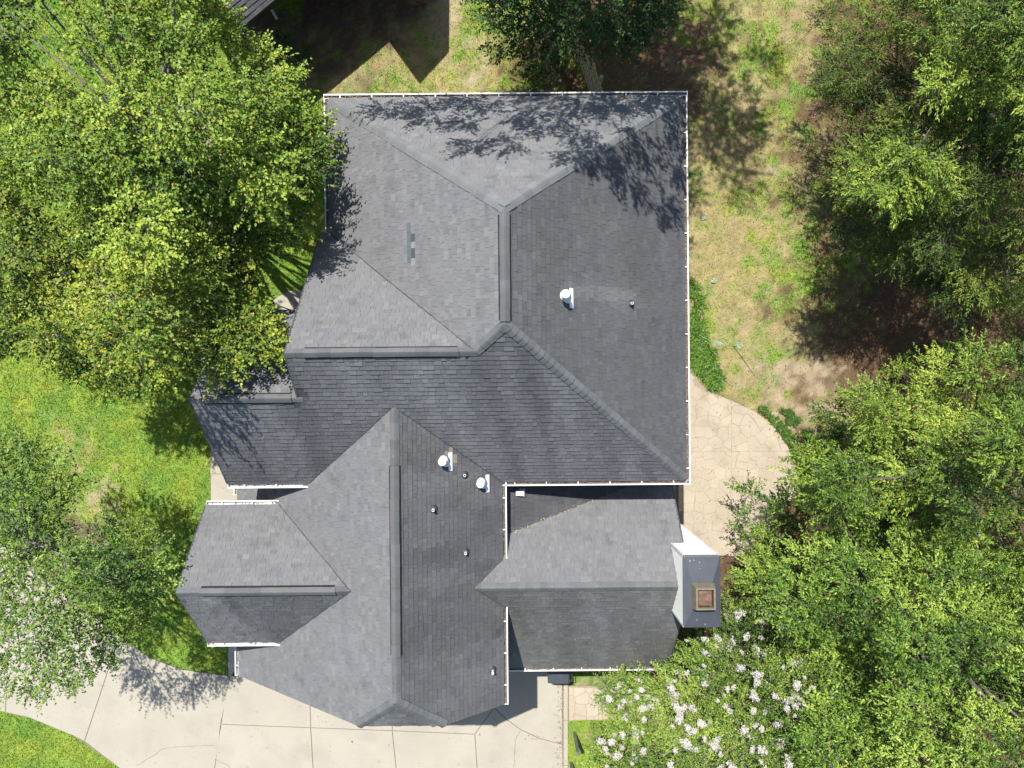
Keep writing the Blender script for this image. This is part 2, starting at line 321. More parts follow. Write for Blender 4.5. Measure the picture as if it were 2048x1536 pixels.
def crack(px_pts, parent, z=.0345, wd=.009, name='crack', seed=1):
    rr = random.Random(seed); pts = [P(x, y, 0) for x, y in px_pts]; pp = []
    for a, b in zip(pts[:-1], pts[1:]):
        n = max(2, int((b-a).length/.12))
        for i in range(n): q = a.lerp(b, i/n); pp.append(Vector((q.x+rr.uniform(-.02, .02), q.y+rr.uniform(-.02, .02), z)))
    pp.append(Vector((pts[-1].x, pts[-1].y, z))); v = []; f = []
    for i, p in enumerate(pp):
        d = (pp[min(i+1, len(pp)-1)]-pp[max(i-1, 0)]).normalized(); n = Vector((-d.y, d.x, 0))*wd*rr.uniform(.4, 1)
        v += [p+n, p-n]
        if i: f.append((2*i-2, 2*i-1, 2*i+1, 2*i))
    return mesh_obj(name, v, f, M['joint'], parent)
crack([(275, 1530), (330, 1495), (372, 1491), (430, 1490)], dbase, seed=1); crack([(1040, 1462), (1030, 1480), (1028, 1536), (1026, 1600)], dbase, seed=2); crack([(430, 1518), (455, 1528), (480, 1550)], dbase, seed=3)
crack([(195, 1366), (210, 1372)], dbase, seed=4)
kerb = empty('kerb_strip', (0, 0, 0), kind='structure', label='narrow pale concrete edging on the right of the driveway')
for y0, y1 in ((1352, 1440), (1440, 1530), (1530, 1620)): slab(G((1126.5, y0), (1136, y0), (1136, y1), (1126.5, y1)), -.08, .05, 'edging_block', M['concrete'], kerb, .006)
wk = MB().prism(G((421, 905), (478, 905), (478, 1352), (456, 1352), (456, 1290), (423, 1250)), -.1, .008).build('walkway', M['joint'], kind='structure', label='concrete walkway along the front entry wall')
for y0, y1, xa in ((905, 948, 421), (948, 1010, 422), (1010, 1100, 423), (1100, 1180, 424), (1180, 1250, 425), (1290, 1352, 457)): slab(G((xa, y0), (478, y0), (478, y1), (xa, y1)), -.05, .03, 'slab', M['concrete'], wk, .008)
pad = MB().prism(G((548, 604), (560, 594), (580, 584), (600, 580), (612, 585), (640, 600), (640, 700), (560, 700), (552, 615)), -.1, .05).build('entry_pad', M['concrete'], kind='structure', label='small pale concrete pad beside the left wall')
MB().prism(G((548, 603), (560, 594), (580, 584), (600, 580), (640, 590), (640, 624), (590, 622), (562, 612)), .05, .16).build('raised_step', M['concrete'], pad, bevel=.012)

# stamped patio: irregular stones with recessed joints
pat_px = [(1330, 700), (1378, 722), (1386, 745), (1398, 764), (1420, 784), (1460, 800), (1512, 825), (1545, 850), (1572, 888), (1588, 920), (1598, 952), (1592, 985), (1570, 1015), (1540, 1055), (1500, 1098), (1480, 1112), (1330, 1110)]
pat = [Vector(q) for q in G(*pat_px)]
patio = MB().prism(pat, -.1, .02).build('patio', M['patiojoint'], kind='structure', label='tan stamped concrete patio with irregular stone pattern')
def clip_half(poly, a, b):
    """keep the left side of a->b"""
    out = []; n = len(poly); dx, dy = b[0]-a[0], b[1]-a[1]
    sd = [dx*(p[1]-a[1])-dy*(p[0]-a[0]) for p in poly]
    for i in range(n):
        j = (i+1) % n
        if sd[i] >= 0: out.append(poly[i])
        if (sd[i] > 0) != (sd[j] > 0) and sd[i] != sd[j]:
            t = sd[i]/(sd[i]-sd[j]); out.append(tuple(poly[i][k]+(poly[j][k]-poly[i][k])*t for k in range(len(poly[i]))))
    return out
def voronoi_cells(cell_poly, sites, k=.5):
    res = []
    for i, s in enumerate(sites):
        c = list(cell_poly)
        for j, o in enumerate(sites):
            if i == j or (o[0]-s[0])**2+(o[1]-s[1])**2 > 4: continue
            m = ((s[0]+o[0])/2, (s[1]+o[1])/2); d = (o[0]-s[0], o[1]-s[1])
            c = clip_half(c, m, (m[0]-d[1], m[1]+d[0]))
            if len(c) < 3: break
        if len(c) >= 3: res.append(c)
    return res
def clip_convexish(c, poly):
    """clip to a mostly convex outline, edge by edge when the cell is close"""
    n = len(poly); ctr = (sum(p[0] for p in c)/len(c), sum(p[1] for p in c)/len(c))
    A = sum(poly[i][0]*poly[(i+1) % n][1]-poly[(i+1) % n][0]*poly[i][1] for i in range(n))
    q = poly if A > 0 else poly[::-1]
    for i in range(n):
        a, b = q[i], q[(i+1) % n]
        if edgedist(np.array([ctr[0]]), np.array([ctr[1]]), [a, b])[0] < .6: c = clip_half(c, a, b)
        if len(c) < 3: return None
    return c
rs = random.Random(5); xs = [p.x for p in pat]; ys = [p.y for p in pat]; J1 = P(1463, 900)[0]; J2 = P(1463, 903)[1]
for (bx0, bx1) in ((min(xs), J1), (J1, max(xs))):
    for (by0, by1) in ((min(ys), J2), (J2, max(ys))):
        sites = []; cell = .40
        yy = by0
        while yy < by1+cell:
            xx = bx0-rs.random()*cell
            while xx < bx1+cell:
                sites.append((xx+rs.uniform(-.14, .14), yy+rs.uniform(-.14, .14))); xx += cell
            yy += cell*.88
        for c in voronoi_cells([(bx0, by0), (bx1, by0), (bx1, by1), (bx0, by1)], sites):
            ctr = (sum(p[0] for p in c)/len(c), sum(p[1] for p in c)/len(c))
            if not inpoly(np.array([p[0] for p in c]+[ctr[0]]), np.array([p[1] for p in c]+[ctr[1]]), pat).any(): continue
            c = clip_convexish(c, pat)
            if c is None or len(c) < 3: continue
            c = [p for i, p in enumerate(c) if math.hypot(p[0]-c[i-1][0], p[1]-c[i-1][1]) > .05]
            if len(c) < 3: continue
            ar = abs(sum(c[i][0]*c[(i+1) % len(c)][1]-c[(i+1) % len(c)][0]*c[i][1] for i in range(len(c))))/2
            if ar < .008: continue
            b = rs.uniform(.97, 1.03); slab(c, -.02, .032+rs.uniform(-.002, .003), 'stone', M['patio'], patio, .0022, .004, (.335*b, .285*b*rs.uniform(.98, 1.02), .215*b))
walk2 = MB().prism(G((1137, 1372), (1210, 1372), (1300, 1380), (1300, 1440), (1200, 1436), (1137, 1442)), -.1, .015).build('side_path', M['patiojoint'], kind='structure', label='short tan stamped path between driveway edging and white-flowered tree')
sites = [(P(1137+i*24+rs.uniform(-6, 6), 1376+j*22+rs.uniform(-6, 6))[:2]) for i in range(8) for j in range(4)]
for c in voronoi_cells(list(reversed(G((1138, 1374), (1300, 1380), (1300, 1438), (1138, 1440)))), sites):
    c = [p for i, p in enumerate(c) if math.hypot(p[0]-c[i-1][0], p[1]-c[i-1][1]) > .04]
    if len(c) > 2: b = rs.uniform(.95, 1.05); slab(c, -.02, .03, 'stone', M['patio'], walk2, .006, .008, (.36*b, .30*b, .235*b))

# ------------------------------------------------------------------ the house: roof
house = empty('house', (0, 0, 0), label='large grey shingled house with hipped and gabled roofs seen from above', cat='house')
dv, df = [], []
def add_deck(p, poly, off, th, v, f):
    n = len(poly); b = len(v); nn = pn(p)
    top = [Vector((x, y, pz(p, x, y))) + nn*off for x, y, *_ in poly]
    v += top + [q+Vector((0, 0, -th)) for q in top]
    f.append(tuple(b+i for i in range(n))); f.append(tuple(b+2*n-1-i for i in range(n)))
    for i in range(n): j = (i+1) % n; f.append((b+i, b+n+i, b+n+j, b+j))
for k, (p, poly) in ROOF.items(): add_deck(p, poly, -.004, .10, dv, df)
roof = mesh_obj('roof', dv, df, M['deck'], house)

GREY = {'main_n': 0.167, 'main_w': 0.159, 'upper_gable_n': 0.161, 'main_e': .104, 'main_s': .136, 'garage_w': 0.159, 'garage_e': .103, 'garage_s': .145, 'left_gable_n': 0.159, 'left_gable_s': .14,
        'wing_n': 0.159, 'wing_s': .135, 'cricket': .085, 'lower_gable_n': 0.159}  # sun and shade painted into the slope greys; cricket has its own darker roofing
def tint_at(plane, x, y, z, rr):
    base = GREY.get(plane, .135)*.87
    u = rr.random(); t = base*(1+rr.gauss(0, .035))
    if u > .84: t *= 1.09
    elif u < .12: t *= .92
    px, py = topx(x, y, z); c = [t, t*1.003, t*1.035]
    h = rr.random()
    if h < .06: c = [t*1.02, t*1.0, t*1.0]
    elif h > .92: c = [t*.98, t*1.0, t*1.08]
    if plane == 'main_w':
        if 815 < px < 824 and 448 < py < 530: c = [.085, .105, .11]
        elif 824 <= px < 832 and 465 < py < 530: q = .06 if rr.random() < .5 else .17; c = [q, q*1.05, q*1.1]
    if plane == 'main_e':                       # pale wash below the vent flashing
        g = math.exp(-((py-582-(px-1140)*.09)/14)**2)*(1 if 1142 < px < 1262 else math.exp(-(max(1142-px, px-1262)/20)**2))
        g2 = .5*math.exp(-((py-615)/14)**2-((px-1275)/70)**2); c = [q*(1+.38*g+.3*g2) for q in c]
        st = fbm(x*1.2, y*.35, 1.0, 41); c = [q*(1.12-.3*st) for q in c]
    if plane in ('main_s', 'wing_s', 'left_gable_s', 'garage_s'):       # algae streaks running down the slope
        st = float(fbm(x*1.9+y*.5, y*.35, 1.0, 43)); c = [q*(1.42-.86*st) for q in c]
    if plane in ('garage_e', 'cricket'):
        st = float(fbm(x*.5, y*1.6, 1.0, 44)); c = [q*(1.36-.74*st) for q in c]
        if plane == 'garage_e' and math.hypot(px-895, py-918) < 16: c = [.18, .17, .135]
    if plane == 'wing_s': m = float(fbm(x, y, .6, 50)); c = [c[0]*(1+.03*m), c[1]*(1+.02*m), c[2]*(1-.08*m)]
    return c
WIDTHS = [.10, .13, .16, .19, .24]
def shingles(name, p, poly, expo=.135, rr=None):
    """wedge-shaped tabs in courses; returns whole tabs and clipped ones"""
    rr = rr or random.Random(hash(name) % 1000); g = Vector((p[1], p[2])); m = g.length; up = g/m; u = Vector((-up.y, up.x)); cf = 1/math.sqrt(1+m*m)
    nn = pn(p); pts = [Vector((q[0], q[1])) for q in poly]; n = len(pts)
    S = [q.dot(up) for q in pts]; T = [q.dot(u) for q in pts]; de = expo*cf; s0 = min(S); whole = []; cut = []
    rows = int((max(S)-s0)/de)+1; cand = []
    for i in range(rows):
        t = min(T)-rr.random()*.3; sa = s0+i*de
        while t < max(T):
            wd = rr.choice(WIDTHS); cand.append((t, t+wd, sa, sa+de*1.12, wd)); t += wd+.004
    C = np.array(cand); ins = np.zeros(len(C), bool)
    for a, b in ((.02, .05), (.98, .05), (.02, .85), (.98, .85), (.5, .5)):
        tt = C[:, 0]+(C[:, 1]-C[:, 0])*a; ss = C[:, 2]+(C[:, 3]-C[:, 2])*b
        ins |= inpoly(tt*u.x+ss*up.x, tt*u.y+ss*up.y, pts)
    C = C[ins]; ctr_x = (C[:, 0]+C[:, 1])/2*u.x+(C[:, 2]+C[:, 3])/2*up.x; ctr_y = (C[:, 0]+C[:, 1])/2*u.y+(C[:, 2]+C[:, 3])/2*up.y
    near = [(edgedist(ctr_x, ctr_y, [pts[i], pts[(i+1) % n]]) < .26) if poly[i][2] == 'c' else np.zeros(len(C), bool) for i in range(n)]
    for k, (t0, t1, a, b, wd) in enumerate(C):
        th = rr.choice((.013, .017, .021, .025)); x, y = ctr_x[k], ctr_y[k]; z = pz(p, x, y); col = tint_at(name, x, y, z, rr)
        q = [(t0, a, th), (t1, a, th), (t1, b, .0015), (t0, b, .0015)]; q = [(c[0]*u.x+c[1]*up.x, c[0]*u.y+c[1]*up.y, c[2]) for c in q]; was = len(q); orig = list(q)
        # orientation of q: make counter-clockwise
        if (q[1][0]-q[0][0])*(q[2][1]-q[1][1])-(q[1][1]-q[0][1])*(q[2][0]-q[1][0]) < 0: q = q[::-1]
        full = True
        for i in range(n):
            if near[i][k]:
                e0, e1 = pts[i], pts[(i+1) % n]; q2 = clip_half(q, e0, e1)
                if len(q2) != len(q) or any(abs(c[0]-d[0])+abs(c[1]-d[1]) > 1e-6 for c, d in zip(q2, q)): full = False
                q = q2
                if len(q) < 3: break
        if len(q) < 3: continue
        P3 = lambda c, h=None: Vector((c[0], c[1], pz(p, c[0], c[1])))+nn*(c[2] if h is None else h)
        if full:
            o = orig; whole.append((z, [P3(o[0]), P3(o[1]), P3(o[2]), P3(o[3]), P3(o[0], -.003), P3(o[1], -.003)], col, wd, th, p, u, up))
        else: cut.append(([P3(c) for c in q], col))
    return whole, cut
def wedge_faces(b): return [(b, b+1, b+2, b+3), (b+4, b+5, b+1, b), (b+5, b+2, b+1), (b+4, b, b+3)]
rr = random.Random(3); allw = []; sv, sf, sc_ = [], [], []
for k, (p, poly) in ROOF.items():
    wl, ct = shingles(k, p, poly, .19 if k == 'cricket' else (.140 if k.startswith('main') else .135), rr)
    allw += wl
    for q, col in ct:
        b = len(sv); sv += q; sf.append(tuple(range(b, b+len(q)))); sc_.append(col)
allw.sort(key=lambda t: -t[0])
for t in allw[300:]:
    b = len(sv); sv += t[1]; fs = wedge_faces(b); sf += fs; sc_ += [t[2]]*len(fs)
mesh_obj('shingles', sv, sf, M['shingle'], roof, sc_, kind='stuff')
cache = {}
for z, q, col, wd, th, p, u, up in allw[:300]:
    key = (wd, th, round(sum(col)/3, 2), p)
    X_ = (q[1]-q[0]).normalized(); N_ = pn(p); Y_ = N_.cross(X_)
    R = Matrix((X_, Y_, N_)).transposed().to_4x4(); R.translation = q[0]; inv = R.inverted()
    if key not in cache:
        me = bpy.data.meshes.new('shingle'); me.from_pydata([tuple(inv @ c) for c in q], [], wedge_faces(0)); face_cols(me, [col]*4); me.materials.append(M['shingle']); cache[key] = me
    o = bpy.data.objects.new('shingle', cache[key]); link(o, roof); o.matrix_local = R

# ridge and hip caps, ridge vents
def cap_run(a, b, pa, pb, pitch=.2, half=.145, raise_=0.0, lift=.012, overlap=1.12, rr=random.Random(11), base=.112):
    """folded cap pieces from a to b over planes pa and pb (a is the lower or starting end)"""
    a = Vector(a); b = Vector(b); d = (b-a); Ln = d.length; d.normalize(); n1, n2 = pn(pa), pn(pb); up = (n1+n2).normalized()
    s1 = n1.cross(d); s2 = n2.cross(d)
    if s1.z > 0: s1 = -s1
    if s2.z > 0: s2 = -s2
    if (s1-s2).length < .05: s2 = -s1
    n = max(1, round(Ln/pitch)); pt = Ln/n; prof = [s1*half, s1*half*.35, Vector((0, 0, 0)), s2*half*.35, s2*half]
    prof = [q+up*(.014 if i == 2 else .021) for i, q in enumerate(prof)]
    variants = []
    for vi in range(4):
        v = []; f = []; h0, h1 = .006+lift+raise_, .004+raise_
        for x, h in ((0, h0), (pt*overlap, h1)): v += [d*x+q+up*h for q in prof]
        v += [q+up*(raise_-.002) for q in prof]; v += [d*pt*overlap+q+up*(raise_-.004) for q in prof]
        for i in range(4): f += [(i, i+1, 5+i+1, 5+i), (10+i, 10+i+1, i+1, i), (15+i, 5+i, 5+i+1, 15+i+1)]
        f += [(0, 5, 15, 10), (4, 14, 19, 9)]
        t = base*(.92, .98, 1.03, 1.08)[vi]; me = bpy.data.meshes.new('ridge_cap'); me.from_pydata([tuple(q) for q in v], [], f)
        bm = bmesh.new(); bm.from_mesh(me); bmesh.ops.recalc_face_normals(bm, faces=bm.faces); bm.to_mesh(me); bm.free()
        face_cols(me, [(t*.97, t*1.0, t*1.02)]*len(f)); me.materials.append(M['cap']); variants.append(me)
    for i in range(n):
        o = bpy.data.objects.new('ridge_cap', rr.choice(variants)); link(o, roof); o.location = a+d*pt*i+up*rr.uniform(-.002, .004)+s1*rr.uniform(-.006, .006)
    if raise_ > 0:
        q0 = [s1*(half+.038)+up*.016, s1*(half+.038)+up*raise_*.8, s2*(half+.038)+up*raise_*.8, s2*(half+.038)+up*.006, s1*.02+up*raise_*.8, s2*.02+up*raise_*.8]
        v = [a+q for q in q0[:2]]+[a+up*raise_*.95]+[a+q for q in q0[2:4]]+[b+q for q in q0[:2]]+[b+up*raise_*.95]+[b+q for q in q0[2:4]]
        f = [(i, i+1, 6+i, 5+i) for i in range(4)]+[(0, 1, 2, 3, 4), (9, 8, 7, 6, 5)]
        mesh_obj('ridge_vent', v, f, M['ventblack'], roof)
R_ = {k: v[0] for k, v in ROOF.items()}
def V3(x, y, z): return Vector((x, y, z))
yv = lambda px, py, z: P(px, py, z)
rz = ZR
yA, yB = yv(1008, 428, ZR).y, yv(1010, 640, ZR).y
cap_run(V3(XR, RN, ZR), V3(XR, yA, ZR), R_['main_e'], R_['main_w'], .28)
cap_run(V3(XR, yA, ZR), V3(XR, yB, ZR), R_['main_e'], R_['main_w'], .30, raise_=.05)
cap_run(V3(XR, yB, ZR), V3(XR, RS, ZR), R_['main_e'], R_['main_w'], .20)
cap_run(V3(XW+.05, YN-.05, ZE+.03), V3(XR, RN, ZR), R_['main_n'], R_['main_w'], .30, half=.165, base=.142)
cap_run(V3(XE-.05, YN-.05, ZE+.03), V3(XR, RN, ZR), R_['main_n'], R_['main_e'], .30, half=.165, base=.142)
cap_run(V3(XE-.05, YS+.05, ZE+.03), V3(XR, RS, ZR), R_['main_s'], R_['main_e'], .185, lift=.02, base=.115)
cap_run(V3(XJ, YU, ZU), V3(XR, RS, ZR), R_['main_s'], R_['main_w'], .21, lift=.014)
xa, xb = yv(607, 700, ZU).x, yv(914, 700, ZU).x
cap_run(V3(xb, YU, ZU), V3(XJ, YU, ZU), R_['main_s'], R_['upper_gable_n'], .3)
cap_run(V3(xa, YU, ZU), V3(xb, YU, ZU), R_['main_s'], R_['upper_gable_n'], .31, raise_=.055)
cap_run(V3(XU, YU, ZU), V3(xa, YU, ZU), R_['main_s'], R_['upper_gable_n'], .26)
xa, xb = yv(408, 800, ZL).x, yv(580, 800, ZL).x
cap_run(V3(XL, YL, ZL), V3(xa, YL, ZL), R_['main_s'], R_['lower_gable_n'], .26); cap_run(V3(xa, YL, ZL), V3(xb, YL, ZL), R_['main_s'], R_['lower_gable_n'], .3, raise_=.05)
cap_run(V3(xb, YL, ZL), V3(XU+.1, YL, ZL), R_['main_s'], R_['lower_gable_n'], .12)
ya, yb = yv(787, 932, ZG).y, yv(787, 1312, ZG).y
cap_run(V3(XG, YG0+.02, ZG), V3(XG, ya, ZG), R_['garage_e'], R_['garage_w'], .21); cap_run(V3(XG, ya, ZG), V3(XG, yb, ZG), R_['garage_e'], R_['garage_w'], .27, raise_=.05)
cap_run(V3(XG, yb, ZG), V3(XG, YG1, ZG), R_['garage_e'], R_['garage_w'], .24)
cap_run(V3(XJ1, YGS, ZJ), V3(XG, YG1, ZG), R_['garage_s'], R_['garage_w'], .2); cap_run(V3(XJ2, YGS, ZJ), V3(XG, YG1, ZG), R_['garage_s'], R_['garage_e'], .17, lift=.018)
xa, xb = yv(400, 1180, ZK).x, yv(668, 1180, ZK).x
cap_run(V3(XK, YK, ZK), V3(xa, YK, ZK), R_['left_gable_s'], R_['left_gable_n'], .28); cap_run(V3(xa, YK, ZK), V3(xb, YK, ZK), R_['left_gable_s'], R_['left_gable_n'], .33, raise_=.05)
cap_run(V3(xb, YK, ZK), V3(XKR-.02, YK, ZK), R_['left_gable_s'], R_['left_gable_n'], .3)
cap_run(V3(XWR, YW, ZW), V3(XWE-.3, YW, ZW), R_['wing_s'], R_['wing_n'], .2, half=.16, base=.115)

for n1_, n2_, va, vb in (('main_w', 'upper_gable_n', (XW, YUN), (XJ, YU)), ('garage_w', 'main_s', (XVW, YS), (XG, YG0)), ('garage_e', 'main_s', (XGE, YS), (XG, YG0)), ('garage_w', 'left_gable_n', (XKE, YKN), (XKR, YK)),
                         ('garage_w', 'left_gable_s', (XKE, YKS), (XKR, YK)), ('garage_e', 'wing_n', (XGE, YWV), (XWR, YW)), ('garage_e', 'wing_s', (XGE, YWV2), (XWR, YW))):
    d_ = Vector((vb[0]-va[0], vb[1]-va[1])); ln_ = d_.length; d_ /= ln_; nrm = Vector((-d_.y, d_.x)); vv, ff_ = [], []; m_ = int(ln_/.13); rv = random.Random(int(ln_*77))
    for i in range(m_+1):                  # ragged dark strip: valley shade painted along the cut shingle edge
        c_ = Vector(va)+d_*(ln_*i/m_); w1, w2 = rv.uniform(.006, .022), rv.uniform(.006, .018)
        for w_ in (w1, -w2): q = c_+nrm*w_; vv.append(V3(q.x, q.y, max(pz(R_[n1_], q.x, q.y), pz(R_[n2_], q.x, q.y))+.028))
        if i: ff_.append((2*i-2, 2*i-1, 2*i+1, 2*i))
    mesh_obj('valley_cut_shade', vv, ff_, M['deck'], roof)

# rake trim, walls
def rake(p, x, y0, y1):
    a = V3(x, y0, pz(p, x, y0)); b = V3(x, y1, pz(p, x, y1)); s = -1 if x < 0 else 1; v = []
    for q in (a, b): v += [q+V3(-s*.02, 0, .012), q+V3(s*.035, 0, .012), q+V3(s*.035, 0, -.19), q+V3(-s*.02, 0, -.19)]
    mesh_obj('rake_trim', v, [(0, 1, 5, 4), (1, 2, 6, 5), (2, 3, 7, 6), (3, 0, 4, 7), (0, 3, 2, 1), (4, 5, 6, 7)], M['capmetal'], house)
rake(R_['main_s'], XU, YL, YU); rake(R_['upper_gable_n'], XU, YU, YUN); rake(R_['main_s'], XL, YS, YL); rake(R_['lower_gable_n'], XL, YL, YLN)
rake(R_['left_gable_n'], XK, YK, YKN); rake(R_['left_gable_s'], XK, YK, YKS); rake(R_['wing_n'], XWE, YW+1.0, yCV); rake(R_['wing_s'], XWE, YWS, YW-1.0)
def wall(pts, z0, tops, name, m):
    """vertical wall panels under the roof along a closed outline; tops = height at each corner"""
    n = len(pts); v = [V3(x, y, z0) for x, y in pts]+[V3(x, y, z) for (x, y), z in zip(pts, tops)]
    return mesh_obj(name, v, [(i, (i+1) % n, n+(i+1) % n, n+i) for i in range(n)], m, house)
o = .38
wall([(XE-o, YS+.37), (XE-o, YN-o), (XW+o, YN-o), (XW+o, YUN), (XU+o, YUN-.3), (XU+o, YS+.37)], -.1, [ZE+.1]*6, 'wall', M['brick'])
mesh_obj('gable_wall', [(XU+.3, YS, 3), (XU+.3, YUN-.3, 3), (XU+.3, YUN-.3, ZE+.05), (XU+.3, YU, ZU-.12), (XU+.3, YS, ZE-.1)], [(0, 1, 2, 3, 4)], M['siding'], house)
mesh_obj('gable_wall', [(XL+.3, YS+.3, -.1), (XL+.3, YLN-.3, -.1), (XL+.3, YLN-.3, ZE+.1), (XL+.3, YL, ZL-.12), (XL+.3, YS+.3, ZE+.1)], [(0, 1, 2, 3, 4)], M['siding'], house)
wall([(XL+.3, YS+.3), (XU+.3, YS+.3), (XU+.3, YLN-.3), (XL+.3, YLN-.3)], -.1, [ZE+.1]*4, 'wall', M['brick'])
wall([(XGE-.32, YS+.36), (XGE-.32, YGS+.32), (XGW+.4, YGS+.32), (XGW+.4, YS+.36)], -.1, [ZE, ZE, ZGW+.1, ZGW+.1], 'garage_wall', M['brick'])
mesh_obj('garage_gable', [(XGW+.4, YGS+.31, 2.6), (XGE-.32, YGS+.31, 2.6), (XGE-.32, YGS+.31, ZE), (XJ2, YGS+.31, ZJ-.1), (XJ1, YGS+.31, ZJ-.1), (XGW+.4, YGS+.31, ZGW+.15)], [(0, 1, 2, 3, 4, 5)], M['siding'], house)
mesh_obj('gable_wall', [(XK+.3, YKS+.3, 2.2), (XK+.3, YKN-.3, 2.2), (XK+.3, YKN-.3, ZKE+.1), (XK+.3, YK, ZK-.12), (XK+.3, YKS+.3, ZKE+.1)], [(0, 1, 2, 3, 4)], M['siding'], house)
wall([(XK+.3, YKS+.3), (XKE+1, YKS+.3), (XKE+1, YKN-.3), (XK+.3, YKN-.3)], 2.2, [ZKE+.1]*4, 'wall', M['siding'])
wall([(XGE-.3, YWS+.35), (XWE-.35, YWS+.35), (XWE-.35, YWALL), (XGE-.3, YWALL)], -.1, [ZWS+.15, ZWS+.15, 3.0, 3.0], 'wall', M['brick'])
mesh_obj('gable_wall', [(XWE-.34, YWS+.35, 2.3), (XWE-.34, YWALL, 2.3), (XWE-.34, YWALL, pz(R_['wing_n'], 0, YWALL)-.12), (XWE-.34, YW, ZW-.12), (XWE-.34, YWS+.35, ZWS+.15)], [(0, 4, 3, 2, 1)], M['siding'], house)

def opening(name, c, n, w_, h, fm, pm_, panels=(2, 2)):
    e = empty(name, c); e.parent = house; n = Vector(n); t = Vector((-n.y, n.x, 0)); R3 = Matrix((t, n, V3(0, 0, 1))).transposed()
    f_ = MB()
    for sx, sz, dx, dz in ((w_+.16, .08, 0, h/2+.04), (w_+.16, .08, 0, -h/2-.04), (.08, h, -w_/2-.04, 0), (.08, h, w_/2+.04, 0)): f_.box(R3 @ V3(dx, .03, dz), (sx, .06, sz), R3)
    f_.build('frame', fm, e)
    for i in range(panels[0]):
        for j in range(panels[1]):
            pw, ph = w_/panels[0], h/panels[1]; MB().box(R3 @ V3(-w_/2+pw*(i+.5), .015, -h/2+ph*(j+.5)), (pw-.03, .03, ph-.03), R3).build('pane' if name == 'window' else 'panel', pm_, e, bevel=.008)
M['glass'] = mat('window_glass', (.03, .04, .05), .08, n1=None, n2=None, spec=.6)
for y in (6.0, 3.2, .4): opening('window', (XE-o, y, 2.3), (1, 0, 0), 1.0, 1.5, M['white'], M['glass'])
for y in (-3.9, -7.5): opening('window', (XWE-.35, y, 1.35), (1, 0, 0), .8, 1.3, M['white'], M['glass'])
opening('window', (XL+.3, -.3, 2.0), (-1, 0, 0), 1.2, 1.6, M['white'], M['glass']); opening('window', (XK+.3, YK, 4.0), (-1, 0, 0), .9, 1.1, M['white'], M['glass'])
opening('garage_door', (-4.4, YGS+.31, 1.1), (0, -1, 0), 4.8, 2.1, M['white'], M['siding'], (8, 4))

# gutters with straps and debris
strap_me = {}
def gutter(a, b, out, z, debris=True, caps=(1, 1), start=.45, step=.88, gw=.125, fill=1.0):
    a = V3(a[0], a[1], z); b = V3(b[0], b[1], z); d = b-a; Ln = d.length; d.normalize(); o = V3(out[0], out[1], 0)
    prof = [(.0, -.015), (.0, -.115), (gw*.72, -.115), (gw, -.03), (gw, -.004), (gw-.036, -.004), (gw-.036, -.02), (gw-.014, -.03), (gw*.66, -.10), (.012, -.10), (.012, -.015)]
    n = len(prof); v = [a+o*q[0]+V3(0, 0, q[1]) for q in prof]+[b+o*q[0]+V3(0, 0, q[1]) for q in prof]
    f = [(i, (i+1) % n, n+(i+1) % n, n+i) for i in range(n)]+[tuple(range(n)), tuple(range(2*n-1, n-1, -1))]
    me = mesh_obj('gutter', v, f, M['white'], house)
    bm = bmesh.new(); bm.from_mesh(me.data); bmesh.ops.recalc_face_normals(bm, faces=bm.faces); bm.to_mesh(me.data); bm.free()
    for e, c in zip((a, b), caps):
        if c: s = MB(); x = e+o*(gw/2)+V3(0, 0, -.06); s.box(x, (.012 if abs(d.x) > .5 else gw+.004, .012 if abs(d.y) > .5 else gw+.004, .115)); s.build('end_cap', M['white'], me)
    key = (round(o.x), round(o.y))
    if key not in strap_me:
        s = MB().box(o*(gw*.42)+V3(0, 0, -.006), (.03 if abs(o.x) < .5 else gw*.86, .03 if abs(o.y) < .5 else gw*.86, .007)); t = s.build('strap', M['white'], me); strap_me[key] = t.data; t.location = a+d*start; x = start+step
    else: x = start
    while x < Ln-.1:
        t = bpy.data.objects.new('strap', strap_me[key]); link(t, me); t.location = a+d*x; x += step
    if debris is True:
        m = int(Ln/.1); v = []; f = []; rr = random.Random(int(Ln*100))
        for i in range(m+1):
            for j, oo in enumerate((.013, .045, gw-.028)): v.append(a+d*(Ln*i/m)+o*oo+V3(0, 0, -.066+rr.uniform(-.014, .014)))
            if i:
                for j in range(2): f.append((3*i-3+j, 3*i-2+j, 3*i+1+j, 3*i+j))
        mesh_obj('debris', v, f, M['debris'], me, kind='stuff')
    if True:
        rr = random.Random(int(Ln*100)); zl = 0 if debris is True else -.035
        lv, lf, lc = [], [], []
        for i in range(int(Ln*55*fill)):
            c = a+d*rr.uniform(0, Ln)+o*rr.uniform(.0, gw-.035)+V3(0, 0, rr.uniform(-.052, -.02)+zl); an = rr.uniform(0, 6.3); s = rr.uniform(.012, .03); b0 = len(lv)
            e1 = V3(math.cos(an), math.sin(an), rr.uniform(-.3, .3))*s; e2 = V3(-math.sin(an), math.cos(an), rr.uniform(-.3, .3))*s*.5
            lv += [c-e1, c+e2, c+e1, c-e2]; lf.append((b0, b0+1, b0+2, b0+3)); t = rr.uniform(.5, 1.5); lc.append((.17*t, .13*t, .10*t))
        mesh_obj('dead_leaves', lv, lf, M['litterleaf'], me, lc, kind='stuff')
    return me
gutter((XW-.125, YN), (XE+.125, YN), (0, 1), ZE); gutter((XW, YN), (XW, YUN+.03), (-1, 0), ZE, caps=(0, 1)); gutter((XE, YS-.125), (XE, YN), (1, 0), ZE, caps=(0, 0), step=.93)
